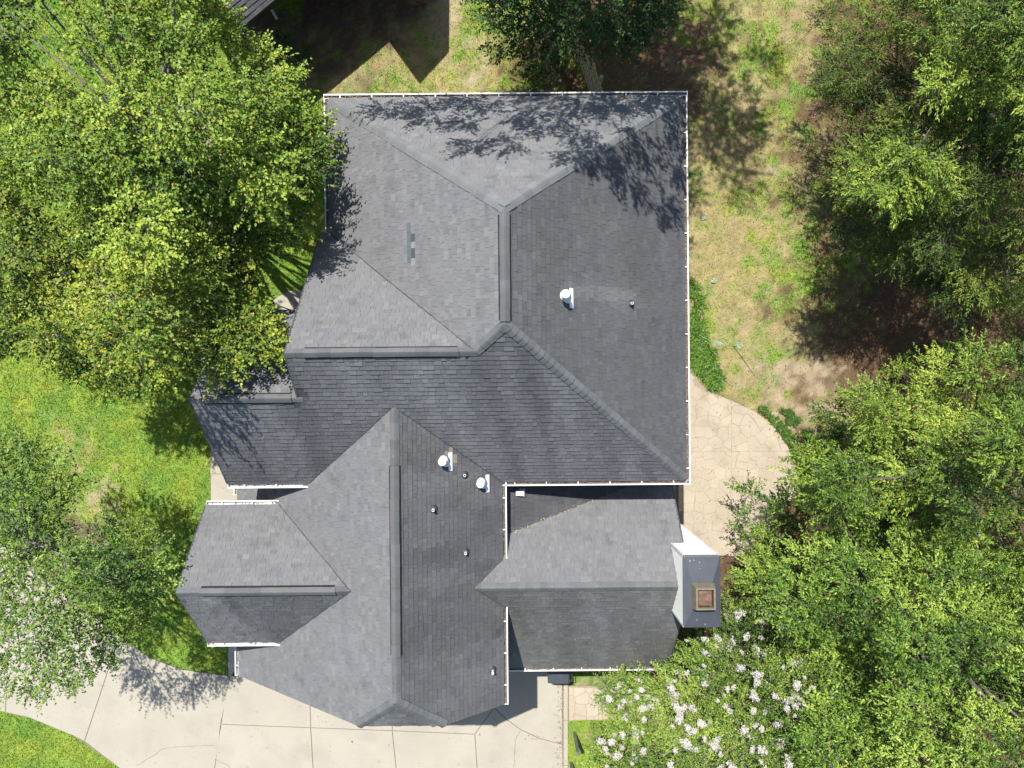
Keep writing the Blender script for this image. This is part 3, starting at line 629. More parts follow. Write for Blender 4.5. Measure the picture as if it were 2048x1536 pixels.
gutter((XGE, YS), (XE+.088, YS), (0, -1), ZE, caps=(0, 0), start=.35); gutter((XGE, YS), (XGE, YWV-.02), (1, 0), ZE, caps=(0, 1)); gutter((XGE, YWV2+.02), (XGE, YGS), (1, 0), ZE, fill=.25)
gutter((XL, YS), (XVW+.05, YS), (0, -1), ZE, fill=.6, debris=False); gutter((XK, YKN), (XKE, YKN), (0, 1), ZKE, debris=False, fill=.6); gutter((XK, YKS), (XKE, YKS), (0, -1), ZKE, debris=False, fill=.6)
gutter((XGW, YWALL), (XGW, YKN+.1), (-1, 0), ZGW, debris=False, start=.2); gutter((XGW, YKS), (XGW, YGS), (-1, 0), ZGW, debris=False, start=.3); gutter((XGE+.13, YWS), (XWE-.05, YWS), (0, -1), ZWS, start=.5)

# roof vents
def big_vent(px, py, plane, h, stain=False, tilt=0):
    b = on_plane(px, py, plane); p = R_[plane]; n = pn(p); e = empty('vent_pipe', b); e.parent = house
    X_ = Vector((0, 1, 0)); Y_ = n.cross(X_); R = Matrix((X_, Y_, n)).transposed()
    s = MB(); s.box(R @ V3(-.04, -.19, .034), (.48, .12, .006), R); s.box(R @ V3(-.04, -.09, .031), (.26, .16, .006), R); s.build('flashing', M['galv'], e)
    MB().lathe([(.16, .0), (.115, .10), (.105, .12)], (0, 0, 0)).build('collar', M['galv'], e, True)
    MB().lathe([(.075, -.1), (.075, h-.12)], (0, 0, 0), 18).build('pipe', M['galvdark'], e, True)
    MB().lathe([(.09, h-.15), (.108, h-.10), (.108, h-.02), (.10, h), (.05, h+.012), (.0, h+.014)], (0, 0, 0), 22).build('cap', M['galv'], e, False)
    MB().lathe([(.112, h-.05), (.112, h-.035)], (0, 0, 0), 22).build('cap_rim', M['galvdark'], e)
def small_vent(px, py, plane, h):
    b = on_plane(px, py, plane); p = R_[plane]; n = pn(p); e = empty('plumbing_vent', b); e.parent = house
    X_ = Vector((0, 1, 0)); Y_ = n.cross(X_); R = Matrix((X_, Y_, n)).transposed()
    s = MB(); s.lathe([(.12, .0), (.11, .012), (.055, .06), (.045, .065)], (0, 0, 0), 18); s.v = [R @ q for q in s.v]; s.build('boot', M['rubber'], e, True)
    k = 14; s = MB(); s.lathe([(.036, -.05), (.036, h), (.026, h), (.026, h-.1)], (0, 0, 0), k); s.build('pipe', M['pvc'], e, False)
big_vent(1129, 592, 'main_e', .42); big_vent(887, 921, 'garage_e', .36); big_vent(962, 965, 'garage_e', .34)
for px, py, pla, h in ((1262, 608, 'main_e', .2), (930, 950, 'garage_e', .12), (868, 1018, 'garage_e', .22), (932, 1104, 'garage_e', .2), (986, 1340, 'garage_e', .24)): small_vent(px, py, pla, h)
b = on_plane(1040, 985, 'cricket'); e = empty('box_vent', b); e.parent = house
MB().box((0, 0, .10), (.24, .15, .12)).build('hood', M['galv'], e, bevel=.02); MB().box((0, 0, .02), (.30, .24, .03), Matrix.Rotation(-math.atan(gC), 3, 'Y').inverted()).build('flange', M['galvdark'], e)

# chimney
CX0, CX1, CY0, CY1, CZ = 4.44, 5.36, -6.36, -4.53, 6.0
ch = empty('chimney', (CX0, CY0, 0)); ch.parent = house
def chbox(name, x0, x1, y0, y1, z0, z1, m, bevel=0):
    o = MB().box(((x0+x1)/2-CX0, (y0+y1)/2-CY0, (z0+z1)/2), (x1-x0, y1-y0, z1-z0)).build(name, m, ch, bevel=bevel); return o
chbox('chase', CX0, CX1, CY0, CY1, -.1, CZ-.02, M['siding'])
z = 2.4; k = 0
while z < CZ-.12:                       # lap boards on the faces that show
    for nm, v in (('west', [(CX0-.002, CY0), (CX0-.002, CY1)]), ('north', [(CX0, CY1+.002), (CX1, CY1+.002)])):
        (x0, y0), (x1, y1) = v; ox, oy = (-1, 0) if nm == 'west' else (0, 1); q = []
        for (x, y) in v: q += [V3(x+ox*.004-CX0, y+oy*.004-CY0, z+.165), V3(x+ox*.022-CX0, y+oy*.022-CY0, z), V3(x-CX0, y-CY0, z)]
        f = [(0, 1, 4, 3), (1, 2, 5, 4), (0, 2, 1), (3, 4, 5)]; mesh_obj('siding_board', q, f if nm == 'north' else f, M['siding'], ch)
    z += .15
for x, y in ((CX0, CY1), (CX0, CY0), (CX1, CY1)): chbox('corner_board', x-.03, x+.03, y-.03, y+.03, 2.0, CZ-.025, M['white'])
chbox('cap_skirt', CX0-.025, CX1+.025, CY0-.025, CY1+.025, CZ-.06, CZ, M['capmetal'])
c0, c1, d0, d1 = CX0-.02-CX0, CX1+.02-CX0, -.02, CY1+.02-CY0
fx, fy = (P(1406, 1190, CZ+.08)-V3(CX0, CY0, 0)).x, (P(1406, 1192, CZ+.08)-V3(CX0, CY0, 0)).y
v = [V3(c0, d0, CZ+.004), V3(c1, d0, CZ+.004), V3(c1, d1, CZ+.004), V3(c0, d1, CZ+.004)]+[V3(fx+i*.22, fy+j*.24, CZ+.09) for i, j in ((-1, -1), (1, -1), (1, 1), (-1, 1))]
mesh_obj('cap_plate', v, [(0, 1, 5, 4), (1, 2, 6, 5), (2, 3, 7, 6), (3, 0, 4, 7), (4, 5, 6, 7)], M['capmetal'], ch)
fb = []; ff = []
for (hx, hy, zz) in ((.30, .34, CZ+.05), (.25, .28, CZ+.36), (.205, .235, CZ+.36), (.205, .235, CZ+.10)):
    fb += [V3(fx+i*hx, fy+j*hy, zz) for i, j in ((-1, -1), (1, -1), (1, 1), (-1, 1))]
for r in range(3):
    for i in range(4): j = (i+1) % 4; ff.append((r*4+i, r*4+j, r*4+4+j, r*4+4+i))
ff.append((12, 13, 14, 15)); mesh_obj('flue_box', fb, ff, M['fluebox'], ch)
MB().box((fx-.01, fy+.01, CZ+.30), (.34, .38, .02)).build('flue_lid', M['rust'], ch, bevel=.006)
for i in range(14):
    a_ = random.uniform(.05, .87); b_ = random.choice((random.uniform(.04, .5), random.uniform(1.5, 1.8), random.uniform(.04, 1.8)))
    if abs(a_-fx) < .34 and abs(b_-fy) < .38: continue
    MB().lathe([(.011, 0), (.006, .02)], (a_, b_, CZ+.02), 6).build('rivet', M['galv'], ch)
# flashing where the wing roof meets the chase, and debris in the valley
stp = MB().box((0, 0, .15), (.13, .9, .3)).build('door_step', M['tan'], label='narrow tan step against the back wall by the patio', cat='step', bevel=.01)
q = P(1359, 995, .15); stp.location = (q.x, q.y, 0)
lv, lf, lc = [], [], []; rr = random.Random(9)
def leafbit(c, s, col, n=None):
    an = rr.uniform(0, 6.3); b0 = len(lv); e1 = V3(math.cos(an), math.sin(an), rr.uniform(-.4, .4))*s; e2 = V3(-math.sin(an), math.cos(an), rr.uniform(-.4, .4))*s*.5
    lv.extend([c-e1, c+e2, c+e1, c-e2]); lf.append((b0, b0+1, b0+2, b0+3)); lc.append(col)
for i in range(75):
    t = rr.random()**2.2; q = V3(cA.x, cA.y, 0).lerp(V3(XWE, yCV, 0), .02+t*.55); q.x += rr.gauss(0, .08); q.y += rr.gauss(0, .03); q.z = max(pz(R_['wing_n'], q.x, q.y), pz(R_['cricket'], q.x, q.y))+.02
    b = rr.uniform(.5, 1.5); leafbit(q, rr.uniform(.012, .03), (.34*b, .24*b, .12*b))
for pla, va, vb, nn_ in (('upper_gable_n', (XW, YUN), (XJ, YU), 130), ('garage_w', (XVW, YS), (XG, YG0), 60), ('left_gable_n', (XKE, YKN), (XKR, YK), 60)):
    for i in range(nn_):
        t = rr.random(); x = va[0]+(vb[0]-va[0])*t+rr.gauss(0, .05); y = va[1]+(vb[1]-va[1])*t+rr.gauss(0, .05)
        zz = max(pz(R_[pla], x, y), pz(R_['main_w'], x, y) if pla == 'upper_gable_n' else (pz(R_['main_s'], x, y) if pla == 'garage_w' else pz(R_['garage_w'], x, y)))+.015
        b = rr.uniform(.4, 1.3); leafbit(V3(x, y, zz), rr.uniform(.01, .022), (.16*b, .11*b, .07*b))
for i in range(170):                       # a few leaves and twigs blown onto the slopes
    pla = rr.choice(('main_w', 'main_n', 'upper_gable_n', 'wing_s', 'wing_n', 'main_s')); po = ROOF[pla][1]; x = rr.uniform(min(q[0] for q in po), max(q[0] for q in po)); y = rr.uniform(min(q[1] for q in po), max(q[1] for q in po))
    if not inpoly(np.array([x]), np.array([y]), po)[0]: continue
    b = rr.uniform(.5, 1.5); leafbit(V3(x, y, pz(R_[pla], x, y)+.03), rr.uniform(.012, .03), (.22*b, .17*b, .08*b) if rr.random() < .6 else (.12*b, .16*b, .04*b))
mesh_obj('valley_debris', lv, lf, M['litterleaf'], roof, lc, kind='stuff')

# ------------------------------------------------------------------ neighbour's house
nb = empty('neighbour_house', (-9, 13, 0), label='dark roofed brick house cut off by the top edge of the photo', cat='house')
NB = Vector((-9, 13, 0)); nC = P(480, 57, 3.2); na = Vector((.775, .632, 0)); nu = Vector((-.632, .775, 0)); nE = nC+na*6.2
npl = (3.2-.85*(nu.x*nC.x+nu.y*nC.y), .85*nu.x, .85*nu.y)
c4 = [nC, nE, nE+nu*4, nC+nu*4]; npoly = [(q.x, q.y, 'c') for q in c4]
v, f = [], []; add_deck(npl, npoly, -.004, .1, v, f)
bpl = (pz(npl, c4[3].x, c4[3].y)+.85*(nu.x*c4[3].x+nu.y*c4[3].y), -.85*nu.x, -.85*nu.y); add_deck(bpl, [(q.x, q.y) for q in (c4[3], c4[2], c4[2]+nu*4, c4[3]+nu*4)], -.004, .1, v, f)
GREY['nb'] = .115
nroof = mesh_obj('roof', v, f, M['deck'], nb); nroof.location = -NB
wl, ct = shingles('nb', npl, npoly, .14, random.Random(4)); sv, sf, sc_ = [], [], []
for t in wl: b0 = len(sv); sv += t[1]; fs = wedge_faces(b0); sf += fs; sc_ += [t[2]]*4
for q, col in ct: b0 = len(sv); sv += q; sf.append(tuple(range(b0, b0+len(q)))); sc_.append(col)
mesh_obj('shingles', sv, sf, M['shingle'], nroof, sc_, kind='stuff')
i0, i1 = nC+na*.3+nu*2.3, nE-na*.3+nu*2.3; wv = [i0, i1, i1+nu*4.8, i0+nu*4.8]
nw = MB().prism([(q.x, q.y) for q in wv], -.1, 3.4).build('wall', M['brick'], nb); nw.location = -NB
gw_ = mesh_obj('gable_wall', [V3(wv[1].x, wv[1].y, 3.3), V3(wv[2].x, wv[2].y, 3.3), V3((wv[1].x+wv[2].x)/2, (wv[1].y+wv[2].y)/2, 6.3)], [(0, 1, 2)], M['siding'], nb); gw_.location = -NB
# projecting gable wing (its shadow reaches this lawn)
pk, e1_, e2_, bk = V3(-4.25, 13.16, 5.75), V3(-4.85, 13.5, 3.2), V3(-2.72, 13.05, 3.2), V3(.1, 6, 0)
o_ = mesh_obj('gable_roof', [e1_, pk, e2_, e1_+bk, pk+bk, e2_+bk], [(0, 1, 4, 3), (1, 2, 5, 4)], M['deck'], nb); o_.location = -NB
o_ = MB().prism([(-4.8, 13.55), (-2.8, 13.15), (-2.7, 19), (-4.7, 19)], -.1, 3.2).build('gable_wing_wall', M['brick'], nb); o_.location = -NB
o_ = mesh_obj('gable_front', [e1_+V3(.05, .05, -.1), e2_+V3(-.05, .1, -.1), pk+V3(.1, .1, -.1)], [(0, 1, 2)], M['siding'], nb); o_.location = -NB
gq = P(547, 26, .4); o_ = MB().box((0, 0, .2), (.09, .34, .1), Matrix.Rotation(.5, 3, 'Z')).build('splash_block', M['white'], None, label='white downspout end beside the neighbouring brick wall', cat='downspout', bevel=.01); o_.location = (gq.x, gq.y, .1)

# ------------------------------------------------------------------ fence
fe = empty('picket_fence', (2.7, 9.5, 0), label='weathered wooden picket fence running to the back eave', cat='fence'); FO = V3(2.7, 9.5, 0)
f0, f1 = P(1171, 70, 1.75), P(1209, 186, 1.75); f0.z = f1.z = 0; fd = (f0-f1).normalized(); fn = Vector((-fd.y, fd.x, 0)); f1 = f1-fd*1.7; FL = 6.6; rr = random.Random(8)
pm = []
for vr in range(3):
    h = 1.75+vr*.02; prof = [(-.05, 0), (.05, 0), (.05, h-.05), (.025, h), (-.025, h), (-.05, h-.05)]; v = [fd*x+fn*t+V3(0, 0, z) for t in (.03, .052) for x, z in prof]
    o_ = mesh_obj('picket', v, [tuple(range(6)), tuple(range(11, 5, -1))]+[(i, (i+1) % 6, 6+(i+1) % 6, 6+i) for i in range(6)], M['fence'], fe); pm.append(o_.data); o_.location = f1+fd*(.08+vr*.162)-FO
x = .08+3*.162
while x < FL: o_ = bpy.data.objects.new('picket', rr.choice(pm)); link(o_, fe); o_.location = f1+fd*x-FO+fn*rr.uniform(-.004, .004); o_.rotation_euler = (rr.uniform(-.015, .015), 0, rr.uniform(-.03, .03)); x += .162
for zz in (.35, .95, 1.5): o_ = mesh_obj('rail', [f1-FO+fd*t+fn*w_+V3(0, 0, zz+h) for t in (0, FL) for w_, h in ((-.01, 0), (.028, 0), (.028, .085), (-.01, .085))], [(0, 1, 2, 3), (7, 6, 5, 4), (0, 4, 5, 1), (1, 5, 6, 2), (2, 6, 7, 3), (3, 7, 4, 0)], M['fence'], fe)
for t in (.1, 2.2, 4.5, 6.5):
    q = f1+fd*t-fn*.06-FO; MB().box((q.x, q.y, .92), (.1, .1, 1.84)).build('post', M['fence'], fe, bevel=.01)

# ------------------------------------------------------------------ trees
def leaf_mesh(name, C, A, N, Ls, Ws, cols, m, parent, fold=.25, **k):
    """rhombic leaves folded along the midrib: centre-base C, axis A, normal N"""
    A = A/np.linalg.norm(A, axis=1, keepdims=True); S = np.cross(N, A); S /= np.linalg.norm(S, axis=1, keepdims=True)+1e-9; N2 = np.cross(A, S)
    L_ = Ls[:, None]; W_ = Ws[:, None]
    v = np.stack([C, C+A*L_*.45+S*W_*.5+N2*W_*fold, C+A*L_-N2*L_*.12, C+A*L_*.45-S*W_*.5+N2*W_*fold], 1).reshape(-1, 3)
    b = np.arange(len(C))[:, None]*4; t = np.concatenate([b+np.array([[0, 1, 2]]), b+np.array([[0, 2, 3]])], 1).reshape(-1, 3)
    return np_mesh(name, v, t, m, parent, np.repeat(cols, 2, axis=0), False, 3, **k)
def sample_lobes(outline, z_edge, z_top, r, n, rng, inset_k=.7, jitter=.6, dmax=None, sp=.95):
    """lobes inside an outline measured on the photo, on a domed height profile"""
    xs = [p[0] for p in outline]; ys = [p[1] for p in outline]; out = []; pts = []
    gx_ = rng.uniform(min(xs), max(xs), 4000); gy_ = rng.uniform(min(ys), max(ys), 4000); ins = inpoly(gx_, gy_, outline); D = edgedist(gx_, gy_, outline); dm = dmax or D[ins].max()
    for x, y, i, d in zip(gx_, gy_, ins, D):
        if not i: continue
        t = min(1, d/dm); z = z_edge+(z_top-z_edge)*(1-(1-t)**2)+rng.normal(0, jitter*.5); rp = r*FOC/(CAM_H-z)
        s = 1.0 if d > inset_k*rp else max(.38, d/(inset_k*rp))
        if d < rp*.25: continue
        if any((x-a)**2+(y-b)**2 < ((.5*(s+c))*rp*sp)**2 for a, b, c in pts): continue
        pts.append((x, y, s)); q = P(x, y, z); out.append((q.x, q.y, z, r*s*rng.uniform(.85, 1.15)))
        if len(out) >= n: break
    return out
def px_in(x, y, z, m=60):
    k = FOC/(CAM_H-z); return (np.abs(x)*k < 1024+m) & (np.abs(y)*k < 768+m)
def tree(name, label, base, lobes, leaf=(.10, .075), dens=1.0, pal=None, bark='bark', seed=1, trunk_r=.2, flat=.8, per=13, slen=(.3, .6), droop=.0, curl=.5, group=None, twigs=True, branch_h=.35, yellow=.0, flowers=None, upn=1.0):
    rng = np.random.default_rng(seed); T = empty(name, (base[0], base[1], 0), label=label, cat='tree', group=group); B = np.array([base[0], base[1], 0.0])
    lob = np.array(lobes); zt = lob[:, 2].max(); cx, cy = lob[:, 0].mean(), lob[:, 1].mean()
    # trunk and limbs
    mb = MB(); top = Vector((cx*.6+base[0]*.4, cy*.6+base[1]*.4, zt*.72)); tp = []; k = 7
    for i in range(k):
        t = i/(k-1); q = Vector((base[0], base[1], -.1)).lerp(top, t); q.x += math.sin(t*5+seed)*.12*t; q.y += math.cos(t*4+seed)*.12*t; tp.append(q)
    loc = [q-Vector(B) for q in tp]
    mb.tube(loc, [trunk_r*(1.25 if i == 0 else 1-.75*i/(k-1)) for i in range(k)], 10); mb.build('trunk', M[bark], T, True)
    br = MB()
    for (x, y, z, r) in lobes:
        h = min(.95, max(.22, branch_h+(z/zt-.6)*.8+rng.uniform(-.1, .1))); i = min(k-2, int(h*(k-1))); s = tp[i].lerp(tp[i+1], h*(k-1)-i); e = Vector((x, y, z-.15*r))
        m1 = s.lerp(e, .4)+Vector((rng.normal(0, .2), rng.normal(0, .2), .25)); m2 = s.lerp(e, .75)+Vector((rng.normal(0, .15), rng.normal(0, .15), .15))
        r0 = max(.02, trunk_r*.34*min(1.2, r)); br.tube([q-Vector(B) for q in (s, m1, m2, e)], [r0, r0*.7, r0*.45, r0*.22], 6, False)
        for _ in range(4):
            dd = Vector(rng.normal(0, 1, 3)); dd.z = abs(dd.z)*.4; dd.normalize(); br.tube([q-Vector(B) for q in (m2.lerp(e, rng.uniform(.2, 1)), e+dd*r*.45, e+dd*r*.85)], [r0*.25, r0*.16, r0*.07], 4, False)
    # sprays of leaves
    SO, SD, SL, SLobe, SR_ = [], [], [], [], []
    for li, (x, y, z, r) in enumerate(lobes):
        n = int(dens*75*r*r*(1.0 if px_in(np.array([x]), np.array([y]), z, 200)[0] else .45))+6
        d = rng.normal(0, 1, (n, 3)); d /= np.linalg.norm(d, axis=1, keepdims=True); d[:, 2] = np.where(rng.random(n) < .72, np.abs(d[:, 2]), d[:, 2])
        rad = r*(rng.random(n)**.45)*(.75+.35*fbm(d[:, 0]*2+li*3.1, d[:, 1]*2+d[:, 2], 1.3, seed))
        o = np.array([x, y, z])+d*rad[:, None]*np.array([1, 1, flat])
        out = np.array([x-cx, y-cy, 0.0]); ol = np.linalg.norm(out)+1e-6; out = out/ol*min(1, ol/2)
        s = d*np.array([1, 1, .45])+out*.7+rng.normal(0, .45, (n, 3)); s[:, 2] -= droop; s /= np.linalg.norm(s, axis=1, keepdims=True)
        SO.append(o); SD.append(s); SL.append(rng.uniform(*slen, n)); SLobe.append(np.full(n, li)); SR_.append(d)
    SO = np.concatenate(SO); SD = np.concatenate(SD); SL = np.concatenate(SL); SLobe = np.concatenate(SLobe); SR_ = np.concatenate(SR_); ns = len(SO)
    if twigs:
        for i in range(0, ns, 3):
            a_ = Vector(SO[i]-B); d_ = Vector(SD[i])*SL[i]; br.tube([a_-d_*.25, a_+d_*.9], [.005, .002], 3, False)
    br.build('branches', M[bark], T, True)
    k = per; t = (np.arange(k)+rng.random((ns, k)))/k; side = np.where(np.arange(k) % 2 == 0, 1, -1)[None, :]*np.ones((ns, 1))
    Sx = np.cross(SD, np.array([0, 0, 1.0])); Sx /= np.linalg.norm(Sx, axis=1, keepdims=True)+1e-6; Un = np.cross(Sx, SD)
    C = SO[:, None, :]+SD[:, None, :]*(t*SL[:, None])[..., None]+rng.normal(0, .02, (ns, k, 3))
    A = SD[:, None, :]*(.55+.5*t[..., None])+Sx[:, None, :]*(side*(1-.6*t))[..., None]*.9+rng.normal(0, .3, (ns, k, 3)); A[..., 2] -= .12
    N = Un[:, None, :]*.5*upn+SR_[:, None, :]*.75+np.array([0, 0, .45])+rng.normal(0, curl, (ns, k, 3))
    C = C.reshape(-1, 3)-B; A = A.reshape(-1, 3); N = N.reshape(-1, 3); nl = len(C)
    Ls = leaf[0]*rng.uniform(.65, 1.2, nl); Ws = leaf[1]*rng.uniform(.7, 1.15, nl)
    pal = np.array(pal); lobt = rng.random(len(lobes)); f_ = np.repeat(np.clip(lobt[SLobe]*.6+rng.random(ns)*.4, 0, 1)**1.05, k); f_ = np.clip(f_+rng.normal(0, .16, nl), 0, .999)*(len(pal)-1)
    i0 = f_.astype(int); fr = (f_-i0)[:, None]; col = pal[i0]*(1-fr)+pal[np.minimum(i0+1, len(pal)-1)]*fr
    col *= rng.uniform(.82, 1.18, (nl, 1))
    if yellow: yy = rng.random(nl) < yellow; col[yy] = np.array([.30, .26, .03])*rng.uniform(.6, 1.1, (yy.sum(), 1))
    leaf_mesh('crown', C, A, N, Ls, Ws, col, M['leaf'], T, kind='stuff')
    if flowers:
        ms = []
        for vv in range(4):
            r2 = np.random.default_rng(vv+50); n = 120; c = r2.normal(0, 1, (n, 3)); c /= np.linalg.norm(c, axis=1, keepdims=True); c *= (r2.random(n)**.4)[:, None]*np.array([.10, .09, .09]); c[:, 0] *= 1+.3*vv
            o_ = leaf_mesh('flower_cluster', c, r2.normal(0, 1, (n, 3)), c+np.array([0, 0, .06])+r2.normal(0, .03, (n, 3)), r2.uniform(.045, .075, n), r2.uniform(.04, .06, n), np.ones((n, 3))*.8, M['petal'], T); ms.append(o_.data); bpy.data.objects.remove(o_)
        for (x, y, z, s) in flowers:
            o_ = bpy.data.objects.new('flower_cluster', ms[int(rng.integers(4))]); link(o_, T); o_.location = (x-base[0], y-base[1], z); o_.rotation_euler = (rng.normal(0, .4), rng.normal(0, .4), rng.uniform(0, 6.3)); o_.scale = (s,)*3
    return T
BRIGHT = [(.020, .050, .006), (.080, .150, .013), (.178, .262, .026), (.31, .375, .050)]
MID = [(.030, .068, .012), (.060, .120, .018), (.100, .175, .025), (.150, .220, .035)]
WILLOW = [(.014, .036, .006), (.070, .130, .014), (.178, .258, .030), (.33, .395, .062)]
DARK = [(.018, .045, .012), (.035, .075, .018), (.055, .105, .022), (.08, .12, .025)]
rg = np.random.default_rng(21)
# big tree on the left of the house
outA = [(60, -260), (300, -230), (450, -90), (430, 30), (475, 80), (540, 85), (560, 130), (590, 165), (600, 215), (575, 245), (650, 225), (660, 300), (640, 350), (620, 395), (600, 440), (595, 490), (560, 520), (520, 470), (470, 430), (400, 440), (330, 560), (250, 560), (150, 480), (120, 380), (60, 400), (-40, 330), (-70, 100), (-60, -180)]
lobA = sample_lobes(outA, 5.6, 9.6, .9, 80, rg, dmax=260, jitter=1.6, sp=1.0)
lobA += [(x, y, z-1.9, r*.8) for x, y, z, r in lobA if rg.random() < .45 and z > 7]
def open_to_sun(lobes, spots):            # gaps in the crown through which the sun reaches the ground
    return [l for l in lobes if all(math.hypot(l[0]+SHX*l[2]-c.x, l[1]+SHY*l[2]-c.y) > k+.55*l[3] for c, k in spots)]
SUNSPOTS = [(P(580, 604), .38), (P(632, 500), .4)]
lobA = open_to_sun(lobA, SUNSPOTS)
tree('shade_tree', 'large bright green broadleaf tree in upper left corner overhanging the roof', P(430, 400)[:2], lobA, (.088, .070), 2.1, BRIGHT, 'barkpale', 3, .24, yellow=.03, group=None)
outB = [(-70, 330), (40, 395), (140, 470), (260, 430), (370, 470), (440, 470), (520, 480), (510, 535), (488, 580), (490, 625), (548, 672), (545, 695), (500, 710), (470, 745), (400, 722), (330, 742), (270, 785), (215, 780), (190, 735), (140, 750), (100, 690), (40, 690), (-40, 700), (-80, 600)]
lobB = sample_lobes(outB, 5.2, 9.0, .9, 80, rg, dmax=190, jitter=1.6, sp=1.0)
lobB += [(x, y, z-1.8, r*.8) for x, y, z, r in lobB if rg.random() < .4 and z > 6.5]
lobB = open_to_sun(lobB, SUNSPOTS)
for px_, py_, z_, r_ in ((430, 640, 7.3, .6), (475, 655, 7.4, .55), (520, 672, 7.4, .5), (420, 695, 7.3, .55), (470, 705, 7.5, .5), (505, 628, 7.0, .45), (535, 655, 7.1, .35), (440, 735, 7.5, .35), (545, 690, 7.6, .32)):
    q_ = P(px_, py_, z_); lobB.append((q_.x, q_.y, z_, r_))
tree('shade_tree', 'yellowish green broadleaf tree left of the house shading the entry gable', P(240, 560)[:2], lobB, (.088, .068), 2.1, [tuple(np.array(c)*np.array([1.2, 1.05, 1])) for c in BRIGHT], 'barkpale', 4, .24, yellow=.06)
# lower left, sparser
outC = [(-60, 840), (20, 880), (75, 880), (110, 920), (155, 940), (160, 990), (110, 1040), (140, 1080), (200, 1060), (240, 1010), (260, 1050), (330, 1090), (345, 1150), (310, 1200), (285, 1260), (240, 1270), (230, 1340), (180, 1330), (140, 1390), (100, 1370), (80, 1400), (30, 1380), (-40, 1330), (-70, 1200)]
lobC = sample_lobes(outC, 4.6, 7.2, .8, 60, rg, dmax=170)
tree('young_tree', 'open crowned green tree in lower left corner over the driveway', P(90, 1080)[:2], lobC, (.080, .058), 1.5, [tuple(np.array(c)*np.array([.88, .92, 1.5])) for c in BRIGHT], 'barkpale', 5, .16)
# tall tree beyond the top edge: crown mostly outside the picture, seen by its shadow and lower limbs
sh_px = [(735, 215), (800, 205), (860, 196), (1000, 196), (1360, 190), (1362, 340), (1345, 430), (1300, 440), (1255, 380), (1225, 345), (1180, 330), (1120, 300), (1060, 290), (990, 300), (950, 300), (930, 270), (860, 240), (770, 245)]
lobD = []
for i in range(800):
    x, y = rg.uniform(735, 1360), rg.uniform(190, 445)
    if not inpoly(np.array([x]), np.array([y]), sh_px)[0]: continue
    pla = 'main_n' if y < 412-abs(x-1008)*(.62) else ('main_e' if x > 1008 else 'main_w'); q = on_plane(x, y, pla); z = q.z+3.2
    while True:
        c = (q.x-SHX*(z-q.z), q.y-SHY*(z-q.z), z)
        if c[1]*FOC/(CAM_H-z) > 850 or z > 14: break
        z += .2
    z += rg.uniform(0, .8); c = (q.x-SHX*(z-q.z), q.y-SHY*(z-q.z), z, .44)
    lit = any((x-a)**2+((y-b)*1.3)**2 < r*r for a, b, r in ((1205, 262, 48), (885, 225, 30), (1105, 275, 26), (1150, 235, 26), (800, 232, 16), (1330, 215, 22), (985, 225, 20)))
    if not lit and all((c[0]-o[0])**2+(c[1]-o[1])**2 > .42 for o in lobD): lobD.append(c)
shg = [(1215, 40), (1380, 20), (1440, 5), (1450, 90), (1520, 120), (1530, 220), (1470, 320), (1390, 300), (1385, 190), (1230, 185)]; ng = 0
for i in range(600):
    x, y = rg.uniform(1215, 1530), rg.uniform(5, 320)
    if ng > 26 or not inpoly(np.array([x]), np.array([y]), shg)[0]: continue
    q = P(x, y); z = rg.uniform(8.6, 10.5); c = (q.x-SHX*z, q.y-SHY*z, z, .62)
    if c[1]*FOC/(CAM_H-z) > 880 and all((c[0]-o_[0])**2+(c[1]-o_[1])**2 > .55 for o_ in lobD): lobD.append(c); ng += 1
for i in range(40): a_ = rg.uniform(0, 6.3); r_ = 3.6*math.sqrt(rg.random()); lobD.append((2.0+r_*math.cos(a_), 14.0+r_*.8*math.sin(a_), rg.uniform(8.5, 13.5), 1.0))
tree('tall_oak', 'tall oak beyond the top edge whose branches shade the back roof', (2.2, 14.2), lobD, (.10, .065), 2.3, MID, 'bark', 6, .16, slen=(.3, .55))
outE = [(935, -60), (960, 10), (985, 60), (1010, 85), (1045, 70), (1050, 110), (1085, 130), (1125, 135), (1148, 70), (1185, 62), (1230, 85), (1270, 65), (1310, 60), (1345, 25), (1370, -60), (1300, -160), (1000, -160)]
lobE = sample_lobes(outE, 4.2, 5.6, .62, 34, rg, dmax=110); lobE += [(x, y, z-1.1, r) for x, y, z, r in lobE if rg.random() < .5]
tree('holly_tree', 'dark green tree at the top edge beside the picket fence', (1.6, 11.2), lobE, (.085, .06), 1.25, DARK, 'bark', 7, .13)  # dark palette paints in the shade of the tall crown above
# right: willow oaks
outF = [(1640, -120), (1700, -30), (1640, 40), (1620, 130), (1660, 190), (1700, 260), (1640, 330), (1690, 400), (1680, 470), (1760, 520), (1850, 580), (1900, 640), (1960, 600), (2060, 640), (2300, 560), (2400, 200), (2300, -160)]
lobF = sample_lobes(outF, 3.2, 5.6, .75, 95, rg, dmax=240, jitter=1.6, sp=1.1); 
tree('willow_oak', 'dark shaded lower willow oak at right edge above the leaf litter', P(1930, 330)[:2], lobF, (.11, .028), 2.3, [tuple(np.array(c)*.62) for c in WILLOW], 'bark', 8, .2, per=18, curl=.4)  # willow palette darkened to put lower-layer shade into the leaf colour
outG = [(1850, -150), (1850, 0), (1830, 70), (1870, 130), (1850, 210), (1930, 260), (2000, 290), (2060, 330), (2250, 300), (2350, 0), (2250, -180)]
lobG = sample_lobes(outG, 6.4, 8.6, .75, 55, rg, dmax=130, jitter=1.6, sp=1.1)
outG2 = [(1690, 370), (1720, 320), (1760, 300), (1790, 270), (1850, 300), (1920, 340), (1900, 390), (1850, 400), (1790, 420), (1740, 400)]
lobG += sample_lobes(outG2, 6.2, 7.0, .6, 18, rg, dmax=50)
